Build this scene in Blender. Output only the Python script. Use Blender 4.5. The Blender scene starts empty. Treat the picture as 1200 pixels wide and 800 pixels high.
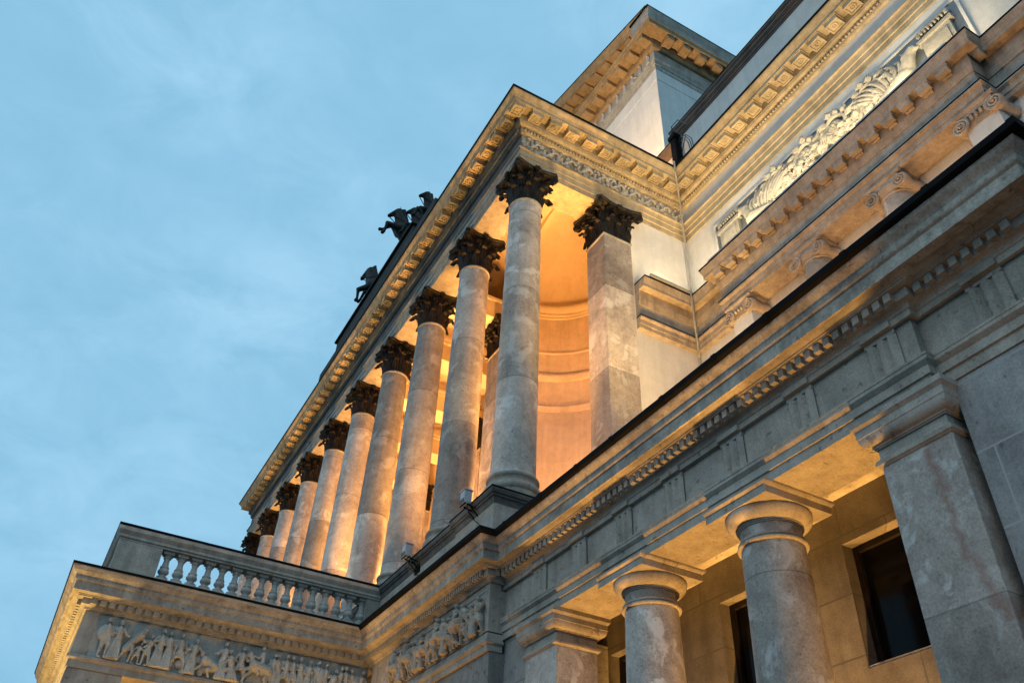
import bpy, bmesh, math, random
from mathutils import Vector, Matrix
random.seed(7)
R = math.radians
PI = math.pi
sc = bpy.context.scene
COL = sc.collection

# ------------------------------------------------------------------ objects
def tag(o, label=None, cat=None, group=None, kind=None):
    if label: o['label'] = label
    if cat: o['category'] = cat
    if group: o['group'] = group
    if kind: o['kind'] = kind
    return o

def thing(name, label, cat, loc=(0, 0, 0), group=None):
    o = bpy.data.objects.new(name, None)
    COL.objects.link(o)
    o.location = loc
    o.empty_display_size = .2
    return tag(o, label, cat, group)

def root_loc(o):
    v = Vector((0, 0, 0))
    while o is not None:
        v += o.location
        o = o.parent
    return v

def obj(name, b, mat, parent=None, angle=35, bevel=0):
    """link the builder's mesh (world coordinates) as one object"""
    bm = b.bm
    if parent is not None:
        bmesh.ops.translate(bm, verts=bm.verts, vec=-root_loc(parent))
    bmesh.ops.recalc_face_normals(bm, faces=bm.faces)
    me = bpy.data.meshes.new(name)
    bm.to_mesh(me)
    bm.free()
    for p in me.polygons: p.use_smooth = True
    me.set_sharp_from_angle(angle=R(angle))
    me.materials.append(mat)
    o = bpy.data.objects.new(name, me)
    COL.objects.link(o)
    if parent is not None: o.parent = parent
    if bevel:
        m = o.modifiers.new('bevel', 'BEVEL')
        m.width = bevel; m.segments = 2; m.limit_method = 'ANGLE'; m.angle_limit = R(50)
    return o

def kids(o): return [c for c in bpy.data.objects if c.parent == o]

def dup(o, loc=None, label=None, parent=None):
    c = o.copy()
    COL.objects.link(c)
    if parent is not None: c.parent = parent
    if loc is not None: c.location = loc
    if label: c['label'] = label
    for k in kids(o):
        dup(k, parent=c)
    return c

# ------------------------------------------------------------------ shapes
class B:
    def __init__(s): s.bm = bmesh.new()
    def poly(s, faces, verts):
        vs = [s.bm.verts.new(v) for v in verts]
        for f in faces:
            try: s.bm.faces.new([vs[i] for i in f])
            except ValueError: pass
        return s
    def box(s, x0, x1, y0, y1, z0, z1):
        v = [(x, y, z) for z in (z0, z1) for y in (y0, y1) for x in (x0, x1)]
        return s.poly([(0, 2, 3, 1), (4, 5, 7, 6), (0, 1, 5, 4), (2, 6, 7, 3), (0, 4, 6, 2), (1, 3, 7, 5)], v)
    def grid(s, P, close_u=False, close_v=False):
        n, m = len(P), len(P[0])
        vs = [[s.bm.verts.new(p) for p in r] for r in P]
        for i in range(n if close_u else n - 1):
            for j in range(m if close_v else m - 1):
                a, b, c, d = vs[i][j], vs[(i + 1) % n][j], vs[(i + 1) % n][(j + 1) % m], vs[i][(j + 1) % m]
                try: s.bm.faces.new((a, b, c, d))
                except ValueError: pass
        return vs
    def lathe(s, c, prof, seg=40, cap=True, mod=None):
        P = []
        for i in range(seg):
            a = 2 * PI * i / seg
            k = mod(a) if mod else 1
            P.append([(c[0] + r * k * math.cos(a), c[1] + r * k * math.sin(a), c[2] + z) for r, z in prof])
        vs = s.grid(P, close_u=True)
        if cap:
            for j in (0, -1):
                try: s.bm.faces.new([r[j] for r in vs])
                except ValueError: pass
        return s
    def sweep(s, path, prof, segs=None, closed=True):
        """carry a profile of (projection, z) along a plan path; outward = right-hand side"""
        n = len(path)
        dirs = []
        for i in range(n - 1):
            d = Vector(path[i + 1]) - Vector(path[i]); d.normalize(); dirs.append(d)
        nor = [Vector((d.y, -d.x)) for d in dirs]
        mit = []
        for i in range(n):
            if i == 0: m = nor[0]
            elif i == n - 1: m = nor[-1]
            else: m = (nor[i - 1] + nor[i]) / (1 + nor[i - 1].dot(nor[i]))
            mit.append(m)
        a, b = segs if segs else (0, n - 1)
        P = []
        for i in range(a, b + 1):
            P.append([(path[i][0] + mit[i].x * p, path[i][1] + mit[i].y * p, z) for p, z in prof])
        vs = s.grid(P, close_v=closed)
        if closed:
            for r in (vs[0], vs[-1]):
                try: s.bm.faces.new(r)
                except ValueError: pass
        return s
    def tube(s, pts, rad, seg=8, flat=None):
        """tapered tube; rad number or list"""
        pts = [Vector(p) for p in pts]
        if not isinstance(rad, (list, tuple)): rad = [rad] * len(pts)
        ref = None
        P = []
        for i, p in enumerate(pts):
            t = (pts[min(i + 1, len(pts) - 1)] - pts[max(i - 1, 0)]).normalized()
            if ref is None: ref = t.orthogonal().normalized()
            u = (ref - t * ref.dot(t))
            u = u.normalized() if u.length > 1e-6 else t.orthogonal().normalized()
            ref = u
            w = t.cross(u)
            P.append([p + (u * math.cos(2 * PI * k / seg) + w * math.sin(2 * PI * k / seg)) * rad[i] for k in range(seg)])
        vs = s.grid(P, close_v=True)
        for r in (vs[0], vs[-1]):
            try: s.bm.faces.new(r)
            except ValueError: pass
        return s
    def caps(s, a, b, ra, rb, seg=10):
        """capsule with round ends"""
        a, b = Vector(a), Vector(b)
        d = b - a
        L = max(d.length, 1e-4); t = d / L
        pts, rr = [], []
        for k in (0.05, .35, .7, .92): pts.append(a - t * ra * (1 - k)); rr.append(ra * math.sqrt(max(0, 1 - (1 - k) ** 2)))
        pts.append(a); rr.append(ra); pts.append(b); rr.append(rb)
        for k in (.92, .7, .35, .05): pts.append(b + t * rb * (1 - k)); rr.append(rb * math.sqrt(max(0, 1 - (1 - k) ** 2)))
        return s.tube(pts, rr, seg)
    def ball(s, c, r, seg=10, rings=7):
        if not isinstance(r, (tuple, list)): r = (r, r, r)
        P = []
        for i in range(seg):
            a = 2 * PI * i / seg
            P.append([(c[0] + r[0] * math.cos(a) * math.sin(PI * (j + .02) / (rings + .04)), c[1] + r[1] * math.sin(a) * math.sin(PI * (j + .02) / (rings + .04)),
                       c[2] - r[2] * math.cos(PI * (j + .02) / (rings + .04))) for j in range(rings + 1)])
        vs = s.grid(P, close_u=True)
        for j in (0, -1):
            try: s.bm.faces.new([r_[j] for r_ in vs])
            except ValueError: pass
        return s
    def xf(s, M):
        bmesh.ops.transform(s.bm, matrix=M, verts=s.bm.verts)
        return s

def cyma(p0, z0, p1, z1, n=7, flip=False):
    out = []
    for i in range(n + 1):
        t = i / n
        e = (1 - math.cos(PI * t)) / 2
        e = .35 * t + .65 * e
        out.append((p0 + (p1 - p0) * (e if not flip else t), z0 + (z1 - z0) * (t if not flip else e)))
    return out
def ovolo(p0, z0, p1, z1, n=6):
    return [(p0 + (p1 - p0) * math.sin(PI / 2 * i / n), z0 + (z1 - z0) * (1 - math.cos(PI / 2 * i / n))) for i in range(n + 1)]
def cavetto(p0, z0, p1, z1, n=6):
    return [(p0 + (p1 - p0) * (1 - math.cos(PI / 2 * i / n)), z0 + (z1 - z0) * math.sin(PI / 2 * i / n)) for i in range(n + 1)]

# ------------------------------------------------------------------ materials
def nodes(name):
    m = bpy.data.materials.new(name)
    m.use_nodes = True
    nt = m.node_tree
    return m, nt, nt.nodes, nt.links, nt.nodes['Principled BSDF']

def ramp(N, stops):
    r = N.new('ShaderNodeValToRGB')
    e = r.color_ramp.elements
    e[0].position, e[0].color = stops[0][0], (*stops[0][1], 1)
    e[1].position, e[1].color = stops[-1][0], (*stops[-1][1], 1)
    for p, c in stops[1:-1]:
        x = e.new(p); x.color = (*c, 1)
    return r

def mixc(N, L, fac, a, b, mode='MIX'):
    m = N.new('ShaderNodeMix'); m.data_type = 'RGBA'; m.blend_type = mode
    for k, v in ((0, fac), (6, a), (7, b)):
        if isinstance(v, (int, float)): m.inputs[k].default_value = v
        elif isinstance(v, tuple): m.inputs[k].default_value = (*v, 1)
        else: L.new(v, m.inputs[k])
    return m.outputs[2]

def stone(name, base, dark, light, scale=1.0, patch=None, grain=60, bump=.25, rough=.85, streak=.35, joints=None, jointc=(.12, .11, .1), drum=0, perobj=True, blotch=.7):
    m, nt, N, L, P = nodes(name)
    tc = N.new('ShaderNodeTexCoord')
    vec = tc.outputs['Object']
    if perobj:
        oi = N.new('ShaderNodeObjectInfo')
        ad = N.new('ShaderNodeVectorMath'); ad.operation = 'MULTIPLY_ADD'
        cx = N.new('ShaderNodeCombineXYZ')
        for k in range(3): L.new(oi.outputs['Random'], cx.inputs[k])
        L.new(cx.outputs[0], ad.inputs[0]); ad.inputs[1].default_value = (37, 23, 11); L.new(vec, ad.inputs[2])
        vec2 = ad.outputs[0]
    else: vec2 = vec
    def noise(sc_, det=6, ro=.6, v=None, dist=0):
        n = N.new('ShaderNodeTexNoise'); n.inputs['Scale'].default_value = sc_; n.inputs['Detail'].default_value = det
        n.inputs['Roughness'].default_value = ro; n.inputs['Distortion'].default_value = dist
        L.new(v if v is not None else vec2, n.inputs['Vector']); return n
    n1 = noise(1.3 * scale, 9, .68, None, .4)
    r1 = ramp(N, [(.30, dark), (.5, base), (.70, light)])
    L.new(n1.outputs['Fac'], r1.inputs[0])
    col = r1.outputs[0]
    # fine grain
    n2 = noise(grain, 4, .7)
    r2 = ramp(N, [(.35, (.72, .71, .70)), (.62, (1.12, 1.12, 1.12))]); L.new(n2.outputs['Fac'], r2.inputs[0])
    col = mixc(N, L, .8, col, r2.outputs[0], 'MULTIPLY')
    # mid blotches
    n4 = noise(5.5 * scale, 6, .7)
    r4 = ramp(N, [(.33, (.74, .73, .72)), (.52, (1, 1, 1)), (.68, (1.16, 1.15, 1.14))]); L.new(n4.outputs['Fac'], r4.inputs[0])
    col = mixc(N, L, blotch, col, r4.outputs[0], 'MULTIPLY')
    # rain streaks running down
    if streak:
        mp = N.new('ShaderNodeMapping'); mp.inputs['Scale'].default_value = (5, 5, .35); L.new(vec2, mp.inputs[0])
        n3 = noise(1.0, 7, .65, mp.outputs[0])
        r3 = ramp(N, [(.36, (.5, .49, .47)), (.56, (1, 1, 1))]); L.new(n3.outputs['Fac'], r3.inputs[0])
        col = mixc(N, L, streak, col, r3.outputs[0], 'MULTIPLY')
    # repaired patches
    if patch:
        amt, pc, psc = patch
        n5 = noise(psc, 6, .62, None, .5)
        r5 = ramp(N, [(.555, (0, 0, 0)), (.63, (1, 1, 1))]); L.new(n5.outputs['Fac'], r5.inputs[0])
        mm = N.new('ShaderNodeMath'); mm.operation = 'MULTIPLY'; mm.inputs[1].default_value = amt; L.new(r5.outputs[0], mm.inputs[0])
        col = mixc(N, L, mm.outputs[0], col, pc)
        # small dark pits
        n6 = noise(psc * 9, 3, .6)
        r6 = ramp(N, [(.30, (.3, .29, .28)), (.38, (1, 1, 1))]); L.new(n6.outputs['Fac'], r6.inputs[0])
        col = mixc(N, L, .6, col, r6.outputs[0], 'MULTIPLY')
    hgt = n2.outputs['Fac']
    if drum:
        sx = N.new('ShaderNodeSeparateXYZ'); L.new(tc.outputs['Object'], sx.inputs[0])
        oi2 = N.new('ShaderNodeObjectInfo')
        a = N.new('ShaderNodeMath'); a.operation = 'MULTIPLY_ADD'; L.new(oi2.outputs['Random'], a.inputs[0]); a.inputs[1].default_value = drum; L.new(sx.outputs[2], a.inputs[2])
        d = N.new('ShaderNodeMath'); d.operation = 'DIVIDE'; L.new(a.outputs[0], d.inputs[0]); d.inputs[1].default_value = drum
        f = N.new('ShaderNodeMath'); f.operation = 'FLOOR'; L.new(d.outputs[0], f.inputs[0])
        fr = N.new('ShaderNodeMath'); fr.operation = 'FRACT'; L.new(d.outputs[0], fr.inputs[0])
        ad2 = N.new('ShaderNodeMath'); ad2.operation = 'MULTIPLY_ADD'; L.new(oi2.outputs['Random'], ad2.inputs[0]); ad2.inputs[1].default_value = 91; L.new(f.outputs[0], ad2.inputs[2])
        wn = N.new('ShaderNodeTexWhiteNoise'); wn.noise_dimensions = '1D'; L.new(ad2.outputs[0], wn.inputs['W'])
        rr = ramp(N, [(0, (.58, .57, .56)), (.4, (.82, .81, .80)), (.6, (1.05, 1.04, 1.03)), (1, (1.25, 1.24, 1.22))]); L.new(wn.outputs['Value'], rr.inputs[0])
        col = mixc(N, L, .9, col, rr.outputs[0], 'MULTIPLY')
        jr = ramp(N, [(.0, (.38, .37, .35)), (.005, (.5, .49, .47)), (.011, (1, 1, 1))]); L.new(fr.outputs[0], jr.inputs[0])
        col = mixc(N, L, .8, col, jr.outputs[0], 'MULTIPLY')
    if joints:
        # ashlar: courses along z, run along x+y
        w, h, jw = joints
        sx = N.new('ShaderNodeSeparateXYZ'); L.new(tc.outputs['Object'], sx.inputs[0])
        s1 = N.new('ShaderNodeMath'); s1.operation = 'ADD'; L.new(sx.outputs[0], s1.inputs[0]); L.new(sx.outputs[1], s1.inputs[1])
        cb = N.new('ShaderNodeCombineXYZ'); L.new(s1.outputs[0], cb.inputs[0]); L.new(sx.outputs[2], cb.inputs[1])
        bt = N.new('ShaderNodeTexBrick')
        L.new(cb.outputs[0], bt.inputs['Vector'])
        bt.inputs['Scale'].default_value = 1; bt.inputs['Brick Width'].default_value = w; bt.inputs['Row Height'].default_value = h
        bt.inputs['Mortar Size'].default_value = jw; bt.inputs['Mortar Smooth'].default_value = .3
        bt.inputs['Color1'].default_value = (.80, .80, .80, 1); bt.inputs['Color2'].default_value = (1.12, 1.1, 1.08, 1); bt.inputs['Mortar'].default_value = (1, 1, 1, 1)
        col = mixc(N, L, .75, col, bt.outputs['Color'], 'MULTIPLY')
        col = mixc(N, L, bt.outputs['Fac'], col, jointc)
    L.new(col, P.inputs['Base Color'])
    P.inputs['Roughness'].default_value = rough
    P.inputs['Specular IOR Level'].default_value = .25
    bp = N.new('ShaderNodeBump'); bp.inputs['Strength'].default_value = bump; bp.inputs['Distance'].default_value = .012
    ah = N.new('ShaderNodeMath'); ah.operation = 'MULTIPLY_ADD'; L.new(n4.outputs['Fac'], ah.inputs[0]); ah.inputs[1].default_value = 1.6; L.new(hgt, ah.inputs[2])
    L.new(ah.outputs[0], bp.inputs['Height'])
    L.new(bp.outputs[0], P.inputs['Normal'])
    return m

def plain(name, c, rough=.5, metal=0, spec=.5, var=.25, scale=8):
    m, nt, N, L, P = nodes(name)
    tc = N.new('ShaderNodeTexCoord')
    n = N.new('ShaderNodeTexNoise'); n.inputs['Scale'].default_value = scale; n.inputs['Detail'].default_value = 6
    L.new(tc.outputs['Object'], n.inputs['Vector'])
    r = ramp(N, [(.3, tuple(x * (1 - var) for x in c)), (.7, tuple(x * (1 + var) for x in c))])
    L.new(n.outputs['Fac'], r.inputs[0]); L.new(r.outputs[0], P.inputs['Base Color'])
    P.inputs['Roughness'].default_value = rough; P.inputs['Metallic'].default_value = metal
    P.inputs['Specular IOR Level'].default_value = spec
    return m

M = {}
M['facade'] = stone('grey_facade_stone', (.385, .345, .295), (.255, .23, .195), (.47, .425, .37), .8, (.25, (.42, .42, .42), 1.1), 55)
M['wall'] = stone('ashlar_stone', (.30, .285, .265), (.21, .20, .185), (.37, .355, .33), .8, (.25, (.40, .39, .38), 1.0), 55, joints=(1.25, .67, .010), jointc=(.16, .155, .15))
M['granite'] = stone('mottled_column_stone', (.50, .445, .40), (.33, .285, .255), (.60, .555, .51), 1.1, (.75, (.66, .63, .60), 1.9), 45, bump=.35, drum=2.45, streak=.3)
M['doric'] = stone('speckled_pier_stone', (.45, .405, .365), (.28, .24, .215), (.56, .52, .48), 1.4, (.85, (.62, .61, .59), 3.0), 40, bump=.4, drum=1.7, streak=.2)
M['sand'] = stone('weathered_sandstone', (.42, .38, .32), (.29, .26, .215), (.50, .46, .40), .9, None, 50, streak=.45)
M['goldstone'] = stone('yellow_cornice_sandstone', (.46, .375, .25), (.31, .25, .16), (.54, .45, .31), .9, None, 50, streak=.45)
M['relief'] = stone('carved_sandstone', (.50, .475, .43), (.38, .36, .32), (.56, .54, .50), 1.2, None, 40, streak=.2)
M['plaster'] = stone('pale_plaster', (.70, .67, .63), (.62, .59, .555), (.74, .715, .68), .6, None, 90, bump=.06, streak=.18, blotch=.2)
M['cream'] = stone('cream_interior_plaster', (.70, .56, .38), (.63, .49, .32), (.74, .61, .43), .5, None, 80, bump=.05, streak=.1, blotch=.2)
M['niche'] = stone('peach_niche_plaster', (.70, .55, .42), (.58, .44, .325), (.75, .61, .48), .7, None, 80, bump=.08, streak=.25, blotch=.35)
M['bronze'] = plain('dark_bronze', (.014, .0105, .0075), .6, 0, .25, .85, 7)
M['patina'] = plain('green_black_bronze', (.006, .009, .009), .6, 0, .2, .5, 9)
M['gutter'] = plain('black_sheet_metal', (.007, .007, .008), .7, 0, .04, .4, 3)
M['gap_shade'] = plain('dark_gap_shade', (.16, .18, .20), .5, .4, .5, .25, 3)  # dark backing tone stands in for shade in the gaps between carvings
M['coping'] = stone('brown_coping_stone', (.20, .15, .125), (.13, .10, .085), (.26, .20, .165), 1.0, None, 50, streak=.3)
M['lamp_orange'] = stone('lamp_orange_tower_stone', (.40, .275, .145), (.26, .175, .09), (.48, .335, .19), .9, None, 50, streak=.4)  # orange lamplight on the tower cornice is put into this stone colour
M['brown'] = stone('brown_weathered_sandstone', (.43, .35, .28), (.28, .225, .185), (.51, .425, .35), 1.3, None, 50, streak=.5)
M['cornice'] = stone('weathered_cornice_stone', (.40, .36, .31), (.23, .205, .185), (.50, .46, .40), 1.7, (.35, (.30, .28, .27), 1.3), 45, streak=.55, blotch=1.0)
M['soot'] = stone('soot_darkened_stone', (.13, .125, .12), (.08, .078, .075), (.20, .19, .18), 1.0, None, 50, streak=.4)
M['loggia'] = stone('shaded_loggia_stone', (.165, .15, .13), (.105, .097, .085), (.21, .195, .17), .8, None, 50, joints=(1.25, .67, .012), jointc=(.10, .095, .085))  # wall stone darkened in colour to dim the lamplight on the back wall
M['endwall'] = stone('pale_jointed_stone', (.29, .285, .28), (.21, .205, .20), (.36, .355, .35), .8, (.3, (.38, .38, .38), 1.2), 55, joints=(1.3, .67, .010), jointc=(.33, .325, .315))
M['wood'] = plain('dark_window_frame', (.010, .007, .006), .55, 0, .2, .4, 12)
M['lampgrey'] = plain('grey_lamp_housing', (.36, .38, .41), .45, .2, .5, .12, 12)
M['black'] = plain('black_plastic', (.01, .01, .01), .4)
M['pipe'] = plain('grey_pipe_paint', (.30, .29, .27), .5, .1, .5, .2, 5)
M['roof'] = plain('dark_roof_sheet', (.06, .06, .06), .7, 0, .3, .3, 2)
g, nt, N, L, P = nodes('dark_window_glass')
P.inputs['Base Color'].default_value = (.004, .004, .005, 1); P.inputs['Roughness'].default_value = .12; P.inputs['Specular IOR Level'].default_value = .10
tc = N.new('ShaderNodeTexCoord'); nn = N.new('ShaderNodeTexNoise'); nn.inputs['Scale'].default_value = .9
L.new(tc.outputs['Object'], nn.inputs['Vector']); bp = N.new('ShaderNodeBump'); bp.inputs['Strength'].default_value = .12; bp.inputs['Distance'].default_value = .1
L.new(nn.outputs['Fac'], bp.inputs['Height']); L.new(bp.outputs[0], P.inputs['Normal'])
M['glass'] = g
M['ground'] = stone('grey_pavement', (.13, .125, .12), (.09, .088, .085), (.17, .165, .16), .5, None, 30, joints=(.6, .6, .012), jointc=(.05, .05, .05), perobj=False)
# the same pier stone with one rusty run on its face
st_ = M['doric'].copy(); st_.name = 'rust_stained_pier_stone'; M['stained'] = st_
nt = st_.node_tree; N = nt.nodes; L = nt.links; P = N['Principled BSDF']
src = P.inputs['Base Color'].links[0].from_socket
tc = N.new('ShaderNodeTexCoord'); sx = N.new('ShaderNodeSeparateXYZ'); L.new(tc.outputs['Object'], sx.inputs[0])
wb = N.new('ShaderNodeTexNoise'); wb.inputs['Scale'].default_value = 8; wb.inputs['Detail'].default_value = 6; L.new(tc.outputs['Object'], wb.inputs['Vector'])
cv = N.new('ShaderNodeFloatCurve')
cc = cv.mapping.curves[0]
def mth(op, a, b_=None, c_=None):
    m_ = N.new('ShaderNodeMath'); m_.operation = op
    for k, v in enumerate((a, b_, c_)):
        if v is None: continue
        if isinstance(v, (int, float)): m_.inputs[k].default_value = v
        else: L.new(v, m_.inputs[k])
    return m_.outputs[0]
zt = mth('MULTIPLY_ADD', sx.outputs[2], 1 / 1.7, -3.95 / 1.7)           # 0 at the bottom of the run, 1 at its top
L.new(zt, cv.inputs['Value'])
for k, (a_, b_) in enumerate(((0, .93), (1, .62))):
    cc.points[k].location = (a_, b_)
for a_, b_ in ((.18, .86), (.45, .70), (.7, .66)): cc.points.new(a_, b_)
cv.mapping.update()
xx = mth('MULTIPLY_ADD', sx.outputs[0], 1 / .74, .5)
dx = mth('ABSOLUTE', mth('SUBTRACT', mth('MULTIPLY_ADD', mth('SUBTRACT', wb.outputs['Fac'], .5), .34, xx), cv.outputs[0]))
band = mth('MULTIPLY', mth('SUBTRACT', 1.0, mth('MULTIPLY', dx, 9.5)), 1.0)
inz = mth('MULTIPLY', mth('GREATER_THAN', zt, .02), mth('LESS_THAN', zt, .95))
cl_ = N.new('ShaderNodeClamp'); L.new(mth('MULTIPLY', mth('MULTIPLY', band, inz), .64), cl_.inputs[0])
L.new(mixc(N, L, cl_.outputs[0], src, (.24, .12, .09)), P.inputs['Base Color'])
# lamp glass that gives off light
def glow(name, c, s):
    m, nt, N, L, P = nodes(name)
    P.inputs['Base Color'].default_value = (.8, .8, .75, 1)
    P.inputs['Emission Color'].default_value = (*c, 1); P.inputs['Emission Strength'].default_value = s
    return m
M['glow'] = glow('lit_lamp_glass', (1, .62, .22), 6)

# ------------------------------------------------------------------ measured planes (metres)
YA = 6.0        # face of the Doric architrave
YB = 5.73       # face of the block under the portico
XB = -11.41     # right face of that block
XP, YP = -16.70, .27   # porch: right face and front face
YW = 11.16      # upper wing wall
XF, YF = -11.79, 6.05  # portico entablature, right face and front face
XL = -37.25     # portico entablature, far end
CX0, CY, CS = -12.17, 6.45, 2.72   # first Corinthian column and spacing
ZPL = 8.695     # top of plinth
ZN, ZS = 16.86, 17.9    # neck of columns, soffit of entablature

# ------------------------------------------------------------------ ground
b = B(); b.box(-600, 600, -600, 600, -.3, 0)
tag(obj('ground', b, M['ground']), kind='structure')

# ================================================================== GROUND STOREY
gs = thing('theatre_wing', 'grey stone ground storey of the right wing with triglyph frieze, dentils and dark windows', 'building', (-7, 6, 0))
arch_path = [(XB - .1, YA), (-3.47, YA), (-3.47, YA + .1), (-2.29, YA + .1), (-2.29, 10.9)]
corn_path = [(-24, YP), (XP, YP), (XP, YB), (XB, YB), (XB, YA), (-2.29, YA), (-2.29, 10.9)]
prof_arch = [(-.715, 6.08), (0, 6.08), (0, 6.19), (.022, 6.195), (.022, 6.285), (.035, 6.295), (.062, 6.325), (.062, 6.36), (.068, 6.365), (.068, 6.39), (.0, 6.405), (-.715, 6.405)]
b = B(); b.sweep(arch_path, prof_arch); obj('architrave', b, M['facade'], gs)
b = B(); b.sweep(arch_path, [(-.6, 6.405), (-.03, 6.405), (-.03, 6.868), (.028, 6.872), (.028, 6.94), (-.6, 6.94)]); obj('frieze', b, M['facade'], gs)
bed_prof = [(-.5, 6.94), (.03, 6.942)] + cavetto(.04, 6.95, .115, 7.01) + [(.12, 7.015), (.12, 7.112), (-.5, 7.112)]
b = B(); b.sweep(arch_path, bed_prof); obj('bed_moulding', b, M['facade'], gs)
dent_cap = [(-.5, 7.113), (.198, 7.115), (.20, 7.13), (.215, 7.135), (.22, 7.15), (.25, 7.155), (.285, 7.181), (-.5, 7.181)]
def dentils(b, path, pb, pf, z0, z1, w, gap, s0=None):
    for i in range(len(path) - 1):
        a, c = Vector(path[i]), Vector(path[i + 1])
        d = (c - a); Ln = d.length; d.normalize(); nrm = Vector((d.y, -d.x))
        n = max(1, int((Ln - .0) / (w + gap)))
        st = Ln / n
        for k in range(n):
            s = st * (k + .5)
            q = a + d * s
            p0 = q - d * w / 2 + nrm * pb; p1 = q + d * w / 2 + nrm * pb; p2 = q + d * w / 2 + nrm * pf; p3 = q - d * w / 2 + nrm * pf
            b.poly([(0, 1, 2, 3), (7, 6, 5, 4), (0, 4, 5, 1), (1, 5, 6, 2), (2, 6, 7, 3), (3, 7, 4, 0)],
                   [(p.x, p.y, z) for z in (z0, z1) for p in (p0, p1, p2, p3)])
b = B(); dentils(b, arch_path, .118, .185, 7.018, 7.111, .078, .05); b.sweep(arch_path, dent_cap)
obj('dentil_course', b, M['facade'], gs)
prof_corn = [(-.5, 7.182), (.30, 7.184), (.30, 7.166), (.33, 7.164), (.33, 7.305), (.336, 7.31)] + ovolo(.338, 7.315, .365, 7.36)[1:] + [(.368, 7.385), (.36, 7.392)] + cyma(.362, 7.395, .44, 7.49) + [(.445, 7.505), (-.5, 7.505)]
prof_gut = [(-.5, 7.507), (.45, 7.507), (.485, 7.512), (.505, 7.53), (.508, 7.598), (.49, 7.60), (-.5, 7.615)]
b = B(); b.sweep(corn_path, prof_corn, (3, 6)); obj('cornice', b, M['cornice'], gs)
b = B(); b.sweep(corn_path, prof_gut, (3, 6))
for k in range(10):
    xs_ = -10.6 + .98 * k + (.07 if k % 3 else -.05)
    b.sweep([(xs_, YA), (xs_ + .07, YA)], [(p + (.006 if p > 0 else 0), z + (.006 if z > 7.55 else -.004)) for p, z in prof_gut])
obj('gutter', b, M['gutter'], gs)
b = B(); b.box(XB - .3, -1.9, 6.2, YW - .35, 7.602, 7.66); obj('terrace_roof', b, M['roof'], gs)
# triglyphs
def triglyph(b, x, y, z0, z1, w=.36):
    # channelled block
    t = .036
    xs = [-.5, -.42, -.42, -.26, -.17, -.08, .08, .17, .26, .42, .42, .5]
    ds = [.3, 1, 1, 1, .0, 1, 1, 0, 1, 1, 1, .3]
    top = [(x + q * w, y - t * (.25 + .75 * d)) for q, d in zip(xs, ds)]
    V = [(px, py, z0) for px, py in top] + [(px, py, z1 - .05) for px, py in top]
    n = len(top)
    F = [(i, i + 1, n + i + 1, n + i) for i in range(n - 1)]
    F.append(tuple(range(n)) )
    b.poly(F, V)
    b.box(x - w / 2, x + w / 2, y - t, y + .01, z1 - .05, z1 + .003)
for k in range(-1, 7):
    x = -3.85 - 1.0775 * k
    if k == -1: x, yy = -2.78, YA + .1 + .028
    else: yy = YA + .028
    b = B(); triglyph(b, x, yy, 6.408, 6.868)
    b.box(x - .18, x + .18, yy - .088, yy - .02, 6.872, 6.938)   # cap of the triglyph
    obj('triglyph', b, M['facade'], gs)
# back wall of the loggia, with window openings
YBK = 7.47
wins = [(-5.98, -3.86), (-8.10, -6.0 - .02), (-10.68, -8.12)]
wins = [(-5.99, -4.05), (-8.11, -6.64), (-10.64, -8.98)]
ZW0, ZW1 = 4.55, 5.93
b = B()
edges = sorted(wins)
xs = [XB] + [e for w_ in edges for e in w_] + [-2.35]
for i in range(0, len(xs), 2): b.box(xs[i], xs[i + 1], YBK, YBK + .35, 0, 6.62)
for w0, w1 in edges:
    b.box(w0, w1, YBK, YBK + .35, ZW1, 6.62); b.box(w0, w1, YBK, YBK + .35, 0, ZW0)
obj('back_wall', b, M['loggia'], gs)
b = B(); b.box(XB + .03, -2.35, 6.73, YBK, 6.48, 6.60); obj('loggia_ceiling', b, M['facade'], gs)
for w0, w1 in edges:
    f = B(); y = YBK + .16
    t = .075
    f.box(w0, w0 + t, y, y + .1, ZW0, ZW1); f.box(w1 - t, w1, y, y + .1, ZW0, ZW1)
    f.box(w0 + t, w1 - t, y, y + .1, ZW1 - t, ZW1); f.box(w0 + t, w1 - t, y, y + .1, ZW0, ZW0 + t)
    xm = (w0 + w1) / 2
    f.box(xm - .05, xm + .05, y - .01, y + .09, ZW0 + t, ZW1 - t)
    fo = obj('window', f, M['wood'], gs, bevel=.006)
    p = B(); p.box(w0 + .02, w1 - .02, y + .05, y + .06, ZW0 + .02, ZW1 - .02); obj('pane', p, M['glass'], fo)
    s = B(); s.box(w0 + .003, w1 - .003, YBK + .004, YBK + .22, ZW0 + .001, ZW0 + .03); obj('sill', s, M['facade'], gs, bevel=.008)
# wall right of the end pilaster and the returns
b = B(); b.box(-3.38, -2.29, YA + .115, YBK - .002, 0, 6.078); obj('end_wall', b, M['endwall'], gs, bevel=.01)
b = B(); b.box(XB - .05, -10.70, YA + .05, YBK - .002, 0, 6.078); obj('side_wall', b, M['wall'], gs)
b = B(); b.box(-3.30, -2.2, YA + .02, YA + .2, 3.78, 3.92); b.box(-3.33, -2.2, YA + .05, YA + .2, 3.70, 3.779); obj('string_course', b, M['facade'], gs)

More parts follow.
